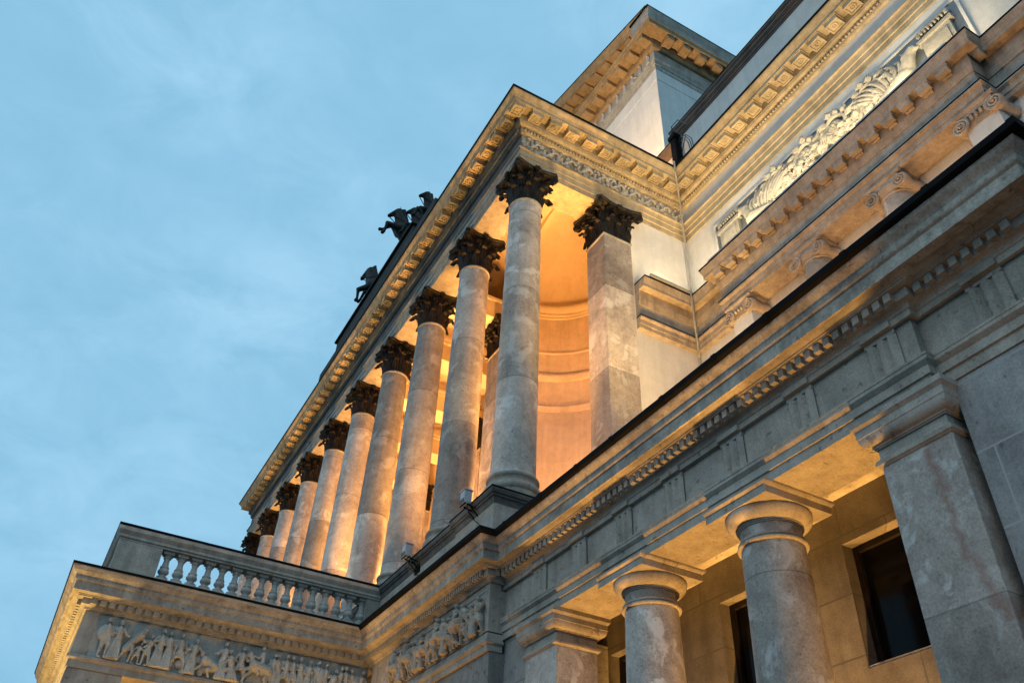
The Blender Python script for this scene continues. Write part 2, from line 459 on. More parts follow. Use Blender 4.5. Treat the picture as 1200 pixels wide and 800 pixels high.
# Doric columns
def doric(x, y, label):
    t = thing('doric_column', label, 'column', (x, y, 0), 'Doric columns of the ground storey')
    b = B(); pr = []
    for i in range(15):
        s = i / 14
        pr.append((.405 - .07 * s ** 1.6, .35 + 5.25 * s))
    b.lathe((x, y, 0), pr, 56); obj('shaft', b, M['doric'], t)
    b = B(); b.lathe((x, y, 0), [(.36, 5.565), (.372, 5.572), (.377, 5.585), (.372, 5.598), (.350, 5.602), (.362, 5.612), (.366, 5.622), (.360, 5.632), (.334, 5.638), (.330, 5.66)], 56); obj('astragal', b, M['facade'], t)
    b = B(); b.lathe((x, y, 0), [(.329, 5.60), (.329, 5.765)], 56); obj('necking', b, M['doric'], t)
    b = B(); b.lathe((x, y, 0), [(.33, 5.766), (.342, 5.768), (.342, 5.782), (.356, 5.784), (.356, 5.798)] + [(.356 + .112 * math.sin(PI / 2 * k / 8), 5.80 + .118 * (1 - math.cos(PI / 2 * k / 8))) for k in range(9)] + [(.46, 5.935)], 56); obj('echinus', b, M['facade'], t)
    h = .475
    b = B(); b.box(x - h, x + h, y - h, y + h, 5.936, 6.02); b.sweep([(x - h, y - h), (x + h, y - h), (x + h, y + h), (x - h, y + h), (x - h, y - h)], [(-.1, 6.021), (.0, 6.021), (.012, 6.03), (.032, 6.05), (.035, 6.055), (.035, 6.078), (-.1, 6.078)], closed=True)
    obj('abacus', b, M['facade'], t)
    b = B(); b.lathe((x, y, 0), [(.52, .12), (.54, .15), (.54, .2), (.5, .24), (.44, .26), (.43, .3), (.42, .35)], 48); b.box(x - .55, x + .55, y - .55, y + .55, 0, .12); obj('base', b, M['facade'], t)
    return t
doric(-6.0, 6.38, 'thick Doric column of mottled stone right of the other round column, before the dark windows')
doric(-8.16, 6.38, 'Doric column of mottled stone between the square pier and the other round column')
def pier(x0, x1, y0, y1, name, label, smat=None):
    t = thing(name, label, 'pier', ((x0 + x1) / 2, (y0 + y1) / 2, 0))
    b = B(); b.box(x0, x1, y0, y1, 0, 5.63); obj('shaft', b, smat or M['doric'], t, bevel=.012)
    ring = [(x0, y0), (x1, y0), (x1, y1)]
    ring = [(x0, y1)] + ring + [(x0, y1)]
    b = B(); b.sweep(ring, [(-.1, 5.60), (.012, 5.60), (.02, 5.612), (.035, 5.62), (.038, 5.645), (.03, 5.65), (.03, 5.665), (-.1, 5.67)])
    obj('astragal', b, M['facade'], t)
    b = B(); b.box(x0 + .004, x1 - .004, y0 + .004, y1 - .004, 5.632, 5.79); obj('necking', b, M['facade'], t)
    b = B(); b.sweep(ring, [(-.1, 5.78), (.015, 5.78), (.015, 5.792), (.03, 5.794), (.03, 5.806)] + ovolo(.034, 5.812, .105, 5.905) + [(.112, 5.912), (.112, 5.985), (.118, 5.99), (.135, 6.015), (.142, 6.02), (.142, 6.077), (-.1, 6.077)])
    obj('capital', b, M['facade'], t)
    return t
pier(-10.72, -9.88, 6.03, 6.72, 'square_pier', 'square stone pier with moulded capital left of the round Doric columns')
pier(-4.21, -3.47, 6.03, 6.72, 'square_pilaster', 'broad square pilaster with pale patches and a rusty stain at the right edge', M['stained'])

# ================================================================== BLOCK UNDER PORTICO + PORCH
bl = thing('portico_substructure', 'grey projecting stone block below the near end of the portico, left of the square pier', 'building', (-14, 6, 0))
b = B(); b.box(XP + .3, XB - .02, YB + .05, 8.6, 0, 5.88); b.box(XP + .3, XB - .025, YB + .02, 8.6, 6.17, 6.945); obj('wall', b, M['wall'], bl, bevel=.008)
blk_path = [(XP, 2.), (XP, YB), (XB, YB), (XB, YA)]
b = B(); b.sweep(blk_path, [(-.4, 5.88), (.0, 5.88), (.0, 5.97), (.03, 5.985), (.045, 6.0), (.045, 6.03), (.01, 6.04), (.0, 6.15), (-.4, 6.17)], (1, 3)); obj('string_course', b, M['facade'], bl)
# frame of relief
b = B()
b.box(XB - .19, XB + .0, YB, YA + .06, 6.172, 6.839); b.box(XP + .25, XP + .55, YB, YB + .2, 6.172, 6.90); b.box(XP + .25, XB + .0, YB - .004, YB + .2, 6.84, 6.943)
obj('relief_frame', b, M['facade'], bl)
b = B(); b.sweep(blk_path, bed_prof, (1, 3)); obj('bed_moulding', b, M['facade'], bl)
b = B(); dentils(b, blk_path[1:], .118, .18, 7.018, 7.111, .05, .035); b.sweep(blk_path, dent_cap, (1, 3)); obj('dentil_course', b, M['facade'], bl)
b = B(); b.sweep(corn_path, prof_corn, (2, 3)); obj('cornice', b, M['cornice'], bl)
b = B(); b.sweep(corn_path, prof_gut, (2, 3)); obj('gutter', b, M['gutter'], bl)

po = thing('carriage_porch', 'projecting stone porch at the lower left, its front cornice lit gold', 'building', (-18, 2.5, 0))
pp = [(-24, YP), (XP, YP), (XP, YB)]
b = B(); b.sweep(pp, bed_prof); obj('bed_moulding', b, M['sand'], po)
b = B(); dentils(b, pp, .118, .185, 7.018, 7.111, .105, .05); b.sweep(pp, dent_cap); obj('dentil_course', b, M['sand'], po)
b = B(); b.sweep(corn_path, prof_corn, (0, 2)); obj('cornice', b, M['cornice'], po)
b = B(); b.sweep(corn_path, [(-.5, 7.507), (.47, 7.555), (.49, 7.56), (.492, 7.595), (-.5, 7.61)], (0, 2)); obj('gutter', b, M['gutter'], po)
b = B(); b.sweep(corn_path, [(.3, 7.506), (.448, 7.506), (.47, 7.545), (.47, 7.553), (.3, 7.54)], (0, 2)); obj('gutter_bed', b, M['sand'], po)
b = B(); b.sweep(pp, [(-.7, 5.96), (0, 5.96), (0, 6.08), (.03, 6.10), (.045, 6.12), (.045, 6.165), (.0, 6.175), (-.7, 6.175)]); obj('architrave', b, M['facade'], po)
b = B(); b.box(-24, XP - .06, YP + .06, YB, 6.175, 6.94)
b.box(XP - .2, XP, YP, YP + .24, 6.176, 6.94); b.box(XP - .2, XP, YB - .12, YB, 6.176, 6.94); b.box(-24, XP - .06, YP, YP + .1, 6.176, 6.94); obj('frieze_wall', b, M['sand'], po)
b = B(); b.box(XP - .95, XP - .02, YP + .02, YP + .95, 0, 5.958); obj('pier', b, M['facade'], po, bevel=.012)
b = B(); b.box(-24, -23, YP + .02, YP + .95, 0, 5.958); obj('pier', b, M['facade'], po, bevel=.012)
b = B(); b.box(-24, XP - .72, YP + .72, YB, 6.12, 6.174); obj('ceiling', b, M['sand'], po)
b = B(); b.box(-24, XP + .0, YP + .3, YB + 1, 7.602, 7.66); obj('porch_roof', b, M['roof'], po)

# ------------------------------------------------------------------ relief figures
def finish_remesh(o, vox, it=3):
    m = o.modifiers.new('join', 'REMESH'); m.mode = 'VOXEL'; m.voxel_size = vox
    m.use_smooth_shade = True
    m2 = o.modifiers.new('soft', 'SMOOTH'); m2.iterations = it; m2.factor = .5
def figure(b, u, H, pose, rnd, flip=1):
    """human figure in relief: (u along wall, w out of wall, v up)"""
    h = H
    J = rnd.uniform
    def c(p, q, a, r): b.caps((u + flip * p[0], p[2] if len(p) > 2 else .03, p[1]), (u + flip * q[0], q[2] if len(q) > 2 else .03, q[1]), a * h, r * h)
    if pose == 'stand' or pose == 'robe' or pose == 'walk' or pose == 'shield':
        lean = J(-.03, .03)
        st = .05 if pose != 'walk' else .11
        hip = (0, .50 * h); ch = (lean, .72 * h); hd = (lean * 1.5 + J(-.01, .02), .93 * h, .045)
        c(hip, ch, .085, .105); c(ch, (lean, .82 * h), .06, .04)
        b.ball((u + flip * hd[0], hd[2], hd[1]), (.058 * h, .058 * h, .070 * h))
        c((-.03, .49 * h), (-st, .26 * h, .05), .072, .05); c((-st, .26 * h, .05), (-st - .015, .03 * h), .046, .03); c((-st - .015, .025 * h), (-st + .04, .015 * h, .05), .03, .02)
        c((.03, .49 * h), (st * .9, .26 * h, .035), .072, .05); c((st * .9, .26 * h, .035), (st, .03 * h), .046, .03); c((st, .025 * h), (st + .05, .015 * h, .05), .03, .02)
        a1 = J(.3, 1.2); a2 = J(-.2, 1.3)
        s1 = (-.10 * h + lean, .78 * h); e1 = (s1[0] - .08 * h * math.sin(a1) - .03, s1[1] - .19 * h * math.cos(a1 * .6), .06)
        c(s1, e1, .042, .034); c(e1, (e1[0] + .10 * h * math.sin(a2), e1[1] - .10 * h * math.cos(a2 * 1.6), .075), .034, .024)
        s2 = (.10 * h + lean, .78 * h); e2 = (s2[0] + .10 * h * math.sin(a2), s2[1] - .18 * h * math.cos(a2 * .7), .06)
        c(s2, e2, .042, .034); c(e2, (e2[0] + .12 * h * math.cos(a1 * .8) * .8, e2[1] + .06 * h * J(-1, 1), .07), .034, .024)
        if pose == 'robe':
            for k in range(5):
                x = -.09 * h + .045 * h * k
                c((x * .6, .56 * h, .04), (x * 1.25 + J(-.01, .01), .04 * h, .045), .045, .05)
        else:
            c((-.06 * h, .50 * h, .045), (-.09 * h, .36 * h, .05), .05, .05); c((.06 * h, .50 * h, .045), (.08 * h, .36 * h, .05), .05, .05); c((0, .5 * h, .05), (0, .38 * h, .055), .05, .045)
        if pose == 'shield': b.ball((u - flip * .13 * h, .07, .58 * h), (.13 * h, .03, .19 * h), 14, 8)
        if J(0, 1) < .45:
            c((-.12 * h, .80 * h, .02), (-.17 * h, .30 * h, .02), .045, .06)
    elif pose == 'bend':
        c((-.05 * h, .50 * h), (.12 * h, .70 * h, .05), .09, .10)
        b.ball((u + flip * .20 * h, .06, .83 * h), (.058 * h, .055 * h, .066 * h))
        c((.12 * h, .70 * h), (.18 * h, .78 * h), .06, .045)
        c((-.06 * h, .5 * h), (.02 * h, .27 * h, .05), .075, .05); c((.02 * h, .27 * h, .05), (-.02 * h, .03 * h), .046, .03)
        c((-.06 * h, .5 * h), (-.18 * h, .27 * h), .075, .05); c((-.18 * h, .27 * h), (-.27 * h, .04 * h), .046, .03)
        c((.12 * h, .70 * h, .06), (.24 * h, .55 * h, .07), .042, .034); c((.24 * h, .55 * h, .07), (.36 * h, .60 * h, .06), .034, .024)
        for k in range(4): c((.0, .72 * h, .03), (-.10 * h - .04 * k * h, .30 * h, .03), .05, .045)
    elif pose == 'kneel':
        c((0, .28 * h), (.06 * h, .52 * h, .05), .09, .10)
        b.ball((u + flip * .10 * h, .06, .70 * h), (.06 * h, .058 * h, .07 * h)); c((.06 * h, .52 * h), (.09 * h, .62 * h), .05, .045)
        c((0, .27 * h), (.20 * h, .24 * h, .05), .085, .06); c((.20 * h, .24 * h, .05), (.20 * h, .03 * h), .05, .035)
        c((0, .25 * h), (-.06 * h, .06 * h, .05), .085, .06); c((-.06 * h, .06 * h, .05), (-.25 * h, .04 * h), .05, .035)
        c((.10 * h, .52 * h, .05), (.22 * h, .40 * h, .07), .042, .034); c((.22 * h, .40 * h, .07), (.32 * h, .33 * h, .06), .034, .024)
        for k in range(4): c((-.02, .3 * h, .05), (-.16 * h + .08 * k * h, .05 * h, .05), .06, .06)
    elif pose == 'crouch':
        c((-.16 * h, .25 * h), (.12 * h, .36 * h, .05), .10, .10); b.ball((u + flip * .02 * h + flip * .18 * h, .06, .50 * h), (.06 * h, .058 * h, .066 * h))
        c((-.16 * h, .24 * h), (.02 * h, .16 * h, .06), .08, .055); c((.02 * h, .16 * h, .06), (-.06 * h, .03 * h), .05, .03)
        c((-.16 * h, .24 * h), (-.30 * h, .12 * h), .08, .055); c((-.3 * h, .12 * h), (-.42 * h, .04 * h), .05, .03)
        c((.12 * h, .36 * h, .05), (.2 * h, .2 * h, .07), .042, .034); c((.2 * h, .2 * h, .07), (.34 * h, .10 * h, .06), .034, .024)
    elif pose == 'rock':
        for k in range(9): b.ball((u + J(-.30, .30) * h, .012, .25 * h + J(-.25, .25) * h), (J(.08, .15) * h, .035, J(.08, .16) * h))
    elif pose == 'horse':
        c((-.28 * h, .45 * h), (.12 * h, .52 * h, .05), .15, .14)
        c((.14 * h, .54 * h), (.26 * h, .80 * h, .05), .11, .075); c((.26 * h, .82 * h, .05), (.42 * h, .70 * h, .06), .065, .04)
        c((.15 * h, .48 * h), (.36 * h, .38 * h, .06), .065, .045); c((.36 * h, .38 * h, .06), (.30 * h, .20 * h), .038, .03)
        c((.12 * h, .45 * h), (.26 * h, .26 * h, .05), .065, .042); c((.26 * h, .26 * h, .05), (.36 * h, .08 * h), .036, .03)
        c((-.30 * h, .44 * h), (-.22 * h, .22 * h, .06), .09, .05); c((-.22 * h, .22 * h, .06), (-.34 * h, .04 * h), .042, .03)
        c((-.34 * h, .44 * h), (-.40 * h, .24 * h), .09, .05); c((-.40 * h, .24 * h), (-.5 * h, .04 * h), .042, .03)
        c((-.40 * h, .50 * h), (-.52 * h, .28 * h), .04, .03)
        # rider
        c((-.08 * h, .62 * h, .07), (-.06 * h, .84 * h, .07), .075, .08); b.ball((u - flip * .05 * h, .08, 1.0 * h), (.055 * h, .055 * h, .062 * h))
        c((-.08 * h, .62 * h, .08), (.04 * h, .46 * h, .10), .06, .045); c((.04 * h, .46 * h, .1), (-.02 * h, .28 * h, .09), .04, .03)
        c((-.06 * h, .82 * h, .08), (.06 * h, .70 * h, .1), .038, .03); c((.06 * h, .70 * h, .1), (.18 * h, .74 * h, .1), .03, .022)
    return b

# matrix that carries (u, w, v) to the porch's right face and to the block's front face
def face_mat(origin, ux, wx):
    ux, wx = Vector(ux), Vector(wx)
    m = Matrix.Identity(4)
    for i in range(3):
        m[i][0] = ux[i]; m[i][1] = wx[i]; m[i][2] = (0, 0, 1)[i]; m[i][3] = origin[i]
    return m

def relief(name, label, origin, ux, wx, plan, H, backing, mat):
    t = thing(name, label, 'relief', origin)
    obj('background_slab', backing, mat, t)
    rnd = random.Random(hash(len(plan)) % 1000)
    mm = face_mat(origin, ux, wx)
    for u, pose, s, fl in plan:
        b = B(); figure(b, u, H * s, pose, rnd, fl)
        for v in b.bm.verts:
            v.co.y = max(-.004, v.co.y * 1.9)
        b.xf(mm)
        o = obj({'horse': 'horse_and_rider', 'rock': 'rock'}.get(pose, 'figure'), b, mat, t, angle=180)
        finish_remesh(o, .0085, 1)
    return t
pl = [(.13, 'shield', 1, 1), (.31, 'robe', 1, 1), (.60, 'bend', 1.0, 1), (.70, 'stand', .55, 1), (.86, 'stand', .78, -1), (1.05, 'robe', 1, 1), (1.22, 'robe', .97, -1), (1.42, 'walk', .98, -1),
      (1.70, 'rock', 1.1, 1), (1.66, 'robe', .92, 1), (1.98, 'crouch', 1.1, -1), (2.22, 'robe', .99, -1), (2.40, 'kneel', 1.05, -1), (2.55, 'walk', .97, 1), (2.88, 'horse', .98, -1), (3.14, 'stand', .97, -1), (3.27, 'robe', .98, 1), (3.42, 'walk', 1, 1),
      (3.57, 'stand', .99, -1), (3.72, 'robe', 1, 1), (3.86, 'robe', .97, -1), (4.02, 'shield', 1, -1), (4.20, 'walk', .98, 1), (4.34, 'kneel', 1.1, 1), (4.50, 'robe', .98, 1), (4.64, 'stand', 1, 1), (4.78, 'robe', .97, -1), (4.93, 'shield', .98, 1)]
bk = B(); bk.box(XP - .05, XP - .035, YP + .242, YB - .122, 6.178, 6.938)
relief('relief_frieze', 'carved stone relief with a procession of standing figures below the balustrade', (XP - .036, .63, 6.185), (0, 1, 0), (1, 0, 0), pl, .70, bk, M['relief'])
pl2 = []
rr = random.Random(5)
poses2 = ['horse', 'walk', 'robe', 'bend', 'horse', 'shield', 'walk', 'kneel', 'robe', 'horse', 'bend', 'walk', 'stand', 'horse', 'robe', 'walk', 'crouch', 'shield', 'horse', 'walk', 'bend', 'robe', 'walk']
for k, po_ in enumerate(poses2):
    pl2.append((.05 + .152 * k + rr.uniform(-.03, .03), po_, rr.uniform(.80, .99), rr.choice([1, -1, -1])))
bk = B(); bk.box(XP + .55, XB - .19, YB + .008, YB + .018, 6.172, 6.84)
relief('stone_relief', 'dark carved relief of crowded figures on the grey block left of the square pier', (-15.05, YB + .01, 6.18), (1, 0, 0), (0, -1, 0), pl2, .66, bk, M['facade'])

# ================================================================== PLINTH + BALUSTRADE
pt = thing('portico_plinth', 'long grey plinth with moulded cap carrying the Corinthian columns above the black gutter', 'plinth', (-20, 7, 7.6))
px1 = -11.50
ppath = [(-38.2, 5.80), (-13.0, 5.80), (-13.0, 5.75), (px1, 5.75), (px1, 9.0)]
b = B(); b.sweep(ppath, [(-.8, 7.55), (0, 7.55), (0, 8.42), (-.8, 8.42)]); obj('wall', b, M['facade'], pt)
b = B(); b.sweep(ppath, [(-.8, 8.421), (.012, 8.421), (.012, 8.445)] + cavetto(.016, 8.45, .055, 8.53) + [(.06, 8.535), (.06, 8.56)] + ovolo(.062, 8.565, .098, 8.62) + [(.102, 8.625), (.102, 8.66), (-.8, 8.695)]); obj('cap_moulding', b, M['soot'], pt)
b = B(); b.sweep(ppath, [(-.5, 8.697), (.108, 8.662), (.11, 8.69), (-.5, 8.71)]); obj('cap_flashing', b, M['gutter'], pt)
b = B(); b.box(-38.2, px1 - .2, 6.5, 11.2, 8.62, 8.69); obj('portico_floor', b, M['facade'], pt)

M['rail'] = stone('pale_balustrade_stone', (.50, .445, .38), (.35, .31, .265), (.57, .52, .46), 1.3, None, 45, streak=.5)
ba = thing('balustrade', 'stone balustrade with turned balusters and solid end pedestal on the carriage porch', 'balustrade', (-16.9, 3, 7.6))
xb0, xb1 = -17.12, -16.80
brp = [(-24, .39), (-16.78, .39), (-16.78, 5.80)]
b = B(); b.sweep(brp, [(-.36, 7.60), (.03, 7.60), (.03, 7.80), (.0, 7.82), (-.33, 7.82), (-.36, 7.8)]); obj('base_rail', b, M['facade'], ba)
b = B(); b.sweep(brp, [(-.33, 8.40), (.0, 8.40), (.0, 8.43), (.03, 8.45), (.03, 8.50), (.045, 8.52), (.075, 8.57), (.08, 8.575), (.08, 8.65), (-.41, 8.65), (-.41, 8.57), (-.33, 8.5)]); obj('top_rail', b, M['rail'], ba)
b = B(); b.sweep(brp, [(-.42, 8.652), (.088, 8.652), (.09, 8.70), (-.42, 8.70)]); obj('rail_flashing', b, M['gutter'], ba)
b = B(); b.box(-17.11, -16.785, .395, 1.22, 7.821, 8.399); b.box(-24, -17.11, .41, .71, 7.821, 8.399); obj('end_pedestal', b, M['rail'], ba, bevel=.008)
b = B(); b.box(-17.08, -16.80, 5.50, 5.80, 7.821, 8.399); obj('end_pedestal', b, M['facade'], ba, bevel=.008)
bprof = [(.098, .045), (.098, .05), (.105, .06), (.105, .085), (.08, .095), (.062, .105), (.058, .12), (.075, .14), (.1, .165), (.108, .19), (.10, .22), (.082, .245), (.082, .265), (.088, .268), (.088, .285), (.074, .292), (.062, .33), (.056, .38), (.055, .43), (.06, .455), (.075, .46), (.075, .475), (.06, .48), (.06, .495), (.08, .515), (.088, .53)]
b = B(); bx, by = -16.945, 1.36
b.lathe((bx, by, 7.821), bprof, 20); b.box(bx - .11, bx + .11, by - .11, by + .11, 7.821, 7.868); b.box(bx - .10, bx + .10, by - .10, by + .10, 8.345, 8.399)
bal = obj('baluster', b, M['relief'], ba)
for k in range(1, 16):
    c = bal.copy(); COL.objects.link(c); c.parent = ba; c.location = (0, .273 * k, 0)

# ================================================================== CORINTHIAN ORDER
def leaf(b, ang, r0, z0, h, w, curl, Rf, lob=3):
    """acanthus leaf, two layers thick"""
    n, m = 9, 6
    ca, sa = math.cos(ang), math.sin(ang)
    layers = []
    for lay in (0, 1):
        Pn = []
        for i in range(n + 1):
            s = i / n
            if s < .72: rr, zz = r0 + .02 + .05 * (s / .72) ** 2, z0 + h * s / .72 * .94
            else:
                q = (s - .72) / .28 * PI * .95
                rr = r0 + .07 + curl * (1 - math.cos(q)) / 2 * 1.5; zz = z0 + h * .94 + curl * .75 * math.sin(q) - (.35 * curl * (q / PI) ** 2)
            ww = w * (.62 + .38 * math.sin(PI * min(1, s * 1.15))) * (1 - .55 * max(0, s - .7) / .3)
            ww *= 1 - .22 * abs(math.sin(PI * s * (lob + .5)))
            row = []
            for j in range(m + 1):
                t = 2 * j / m - 1
                k = rr - .035 * t * t * (1 - .5 * s) + .014 * math.cos(t * PI * 3) - lay * .022
                a2 = t * ww
                row.append((ca * k - sa * a2, sa * k + ca * a2, zz - lay * .006))
            Pn.append(row)
        layers.append(b.grid(Pn))
    A, Z = layers
    rim = [A[i][0] for i in range(n + 1)] + [A[n][j] for j in range(1, m + 1)] + [A[i][m] for i in range(n - 1, -1, -1)]
    rim2 = [Z[i][0] for i in range(n + 1)] + [Z[n][j] for j in range(1, m + 1)] + [Z[i][m] for i in range(n - 1, -1, -1)]
    for i in range(len(rim) - 1):
        try: b.bm.faces.new((rim[i], rim[i + 1], rim2[i + 1], rim2[i]))
        except ValueError: pass

def volute(b, ang, r0, z0, r1, z1, rad=.03):
    ca, sa = math.cos(ang), math.sin(ang)
    pts, rr = [], []
    for i in range(9):
        s = i / 8; r = r0 + (r1 - r0) * s ** 1.7; z = z0 + (z1 - z0) * s ** .8
        pts.append((r * ca, r * sa, z)); rr.append(rad * (.7 + .5 * s))
    R0 = .085
    for i in range(1, 22):
        q = PI / 2 - i * .52; q2 = R0 * (1 - i / 26)
        r = r1 + math.cos(q) * q2; z = z1 - R0 + math.sin(q) * q2
        pts.append((r * ca, r * sa, z)); rr.append(rad * (1.2 - .03 * i))
    b.tube(pts, rr, 7)
    b.ball((r1 * ca, r1 * sa, z1 - R0), (.05, .05, .05), 8, 5)

def cor_capital(square=False, hs=.38):
    b = B()
    if square:
        f = lambda a: 1 / max(abs(math.cos(a)), abs(math.sin(a)))
        b.box(-hs, hs, -hs, hs, 0, .93)
        for side in range(4):
            rot = side * PI / 2
            for row, (zz, hh, ww, off) in enumerate([(0, .36, .12, (-.30, 0, .30)), (0, .60, .115, (-.17, .17)), (.3, .5, .10, (-.30, .30))]):
                for o_ in off:
                    bb = B(); leaf(bb, 0, hs - .01, zz, hh, ww, .15, 1)
                    bb.xf(Matrix.Rotation(rot, 4, 'Z') @ Matrix.Translation((0, o_, 0)))
                    me = bpy.data.meshes.new('t'); bb.bm.to_mesh(me); bb.bm.free(); b.bm.from_mesh(me); bpy.data.meshes.remove(me)
    else:
        b.lathe((0, 0, 0), [(.375, -.01), (.378, .3), (.385, .6), (.41, .8), (.47, .93)], 32)
        for k in range(8): leaf(b, PI / 8 + k * PI / 4, .380, .0, .33, .150, .150, 1)
        for k in range(8): leaf(b, k * PI / 4, .376, .0, .58, .145, .165, 1)
        for k in range(8): leaf(b, PI / 8 + k * PI / 4, .395, .34, .40, .10, .12, 1)
    for k in range(4):
        a = PI / 4 + k * PI / 2
        volute(b, a, .42, .56, .70 if not square else .76, .925, .044)
        leaf(b, a, .44 if not square else .50, .42, .34, .12, .14, 1)
    for k in range(4):      # small inner scrolls and the flower
        a = k * PI / 2
        for s in (-1, 1):
            volute(b, a + s * .27, .41, .6, .45, .86, .022)
        b.ball((.545 * math.cos(a), .545 * math.sin(a), .965), (.085, .085, .075), 10, 6)
        for q in range(5):
            b.ball((.575 * math.cos(a) - .065 * math.sin(a) * math.cos(q * 1.257), .575 * math.sin(a) + .065 * math.cos(a) * math.cos(q * 1.257), .965 + .06 * math.sin(q * 1.257)), (.035, .035, .035), 7, 5)
    return b
def cor_abacus(b, hd=.80, mid=.53, z0=.925, z1=1.035):
    pts = []
    for k in range(4):
        a0 = PI / 4 + k * PI / 2
        for s in (-.06, .06):
            pts.append((hd * math.cos(a0) - s * math.sin(a0), hd * math.sin(a0) + s * math.cos(a0)))
        a1 = a0 + PI / 2
        p0 = Vector((hd * math.cos(a0) - .06 * math.sin(a0), hd * math.sin(a0) + .06 * math.cos(a0))); p1 = Vector((hd * math.cos(a1) + .06 * math.sin(a1), hd * math.sin(a1) - .06 * math.cos(a1)))
        am = a0 + PI / 4; pm = Vector((mid * math.cos(am), mid * math.sin(am)))
        for i in range(1, 8):
            t = i / 8; q = p0 * (1 - t) + p1 * t
            q = q + (pm - (p0 + p1) / 2) * (1 - (2 * t - 1) ** 2)
            pts.append((q.x, q.y))
    lv = [(.93, z0), (.93, z0 + .045), (1.0, z0 + .06), (1.0, z1)]
    P = [[(x * k, y * k, z) for k, z in lv] for x, y in pts]
    vs = b.grid(P, close_u=True)
    for j in (0, -1): b.bm.faces.new([r[j] for r in vs])
    return b

def corinthian(x, y, label):
    t = thing('corinthian_column', label, 'column', (x, y, ZPL), 'Corinthian columns of the portico')
    b = B()
    b.lathe((x, y, ZPL + .0), [(.50, .002), (.50, .27), (.505, .275), (.525, .295), (.54, .33), (.54, .37), (.525, .405), (.50, .425), (.485, .43), (.485, .445), (.468, .455), (.458, .48), (.462, .51), (.474, .525), (.474, .535), (.49, .545), (.505, .57), (.505, .60), (.49, .625), (.465, .635)], 48)
    obj('base', b, M['facade'], t)
    h = ZN - ZPL
    pr = [(.462, .636), (.452, .65), (.440, .68), (.432, .72)]
    for i in range(1, 15):
        s = i / 14; pr.append((.432 - .047 * s ** 1.7, .72 + (h - .80) * s))
    b = B(); b.lathe((x, y, ZPL), pr, 56); obj('shaft', b, M['granite'], t)
    b = B(); b.lathe((x, y, ZPL), [(.38, h - .075), (.40, h - .068), (.408, h - .05), (.41, h - .03), (.402, h - .012), (.385, h - .004)], 48); obj('astragal', b, M['sand'], t)
    c = cor_capital(); c.xf(Matrix.Translation((x, y, ZN)))
    co = obj('capital', c, M['bronze'], t, angle=50)
    a = cor_abacus(B()); a.xf(Matrix.Translation((x, y, ZN))); obj('abacus', a, M['bronze'], co)
    return t
ordn = ['second', 'third', 'fourth', 'fifth', 'sixth', 'seventh', 'eighth', 'ninth']
c0 = corinthian(CX0, CY, 'tall Corinthian column with black capital on the near corner pedestal, nearest of its row')
for k in range(1, 10):
    if k < 9: lb = '%s Corinthian column of the portico counting from the near corner' % ordn[k - 1]
    else: lb = 'farthest Corinthian column, only its dark capital showing above the balustrade'
    dup(c0, (CX0 - CS * k, CY, ZPL), lb)

def anta(x, y0, y1, label, hw=.38, mat='granite'):
    yc = (y0 + y1) / 2
    t = thing('square_column', label, 'column', (x, yc, ZPL), 'square piers of the portico')
    b = B(); b.box(x - hw, x + hw, y0, y1, ZPL, ZN - .07); obj('shaft', b, M[mat], t, bevel=.01)
    ring = [(x - hw, y1), (x - hw, y0), (x + hw, y0), (x + hw, y1), (x - hw, y1)]
    b = B(); b.sweep(ring, [(-.1, ZN - .07), (.006, ZN - .07), (.018, ZN - .055), (.022, ZN - .03), (.018, ZN - .01), (-.1, ZN - .006)]); obj('astragal', b, M['sand'], t)
    c = cor_capital(True, hw); c.xf(Matrix.Translation((x, yc, ZN)) @ Matrix.Diagonal((1, (y1 - y0) / (2 * hw), 1, 1)))
    co = obj('capital', c, M['bronze'], t, angle=50)
    a = cor_abacus(B(), .86, .56); a.xf(Matrix.Translation((x, yc, ZN)) @ Matrix.Diagonal((1, (y1 - y0) / (2 * hw), 1, 1))); obj('abacus', a, M['bronze'], co)
    return t
a0 = anta(CX0, 8.485, 9.31, 'pale square pier with black capital right of the nearest round column')
dup(a0, (CX0 - 2 * CS, 8.8975, ZPL), 'square pier with black capital between the two nearest round columns, half hidden behind them')
dup(a0, (-22.9, 11.0, ZPL), 'square pier deep in the portico seen behind the second round column, only a sliver showing')
dup(a0, (-28.2, 11.0, ZPL), 'square pier farthest back in the portico, its dark capital showing between two round columns')

# ================================================================== PORTICO ENTABLATURE
pe = thing('portico_entablature', 'golden lit portico entablature with modillion cornice above the Corinthian columns', 'entablature', (-24, 6.4, 17.9))
epath = [(XL, 12.), (XL, YF), (XF, YF), (XF, YW), (5, YW)]
e_arch = [(-.80, ZS), (0, ZS), (0, 18.07), (.028, 18.08), (.028, 18.26), (.05, 18.27), (.05, 18.39)] + cavetto(.052, 18.395, .095, 18.455, 4) + [(.10, 18.46), (.10, 18.50), (.0, 18.53), (-.80, 18.53)]
e_frz = [(-.8, 18.53), (0, 18.53), (0, 19.08), (-.8, 19.08)]
e_bed = [(-.8, 19.082), (.012, 19.082)] + ovolo(.016, 19.09, .075, 19.17) + [(.08, 19.175), (.08, 19.30), (.13, 19.302)] + ovolo(.134, 19.31, .19, 19.39) + [(.20, 19.395), (.20, 19.655), (-.8, 19.655)]
e_corn = [(-.8, 19.657), (.50, 19.657), (.50, 19.64), (.525, 19.638), (.525, 19.745), (.535, 19.75), (.54, 19.77)] + cyma(.545, 19.772, .635, 19.905) + [(.64, 19.93), (-.8, 19.93)]
e_gut = [(-.8, 19.932), (.645, 19.932), (.668, 19.934), (.67, 19.985), (-.8, 20.0)]
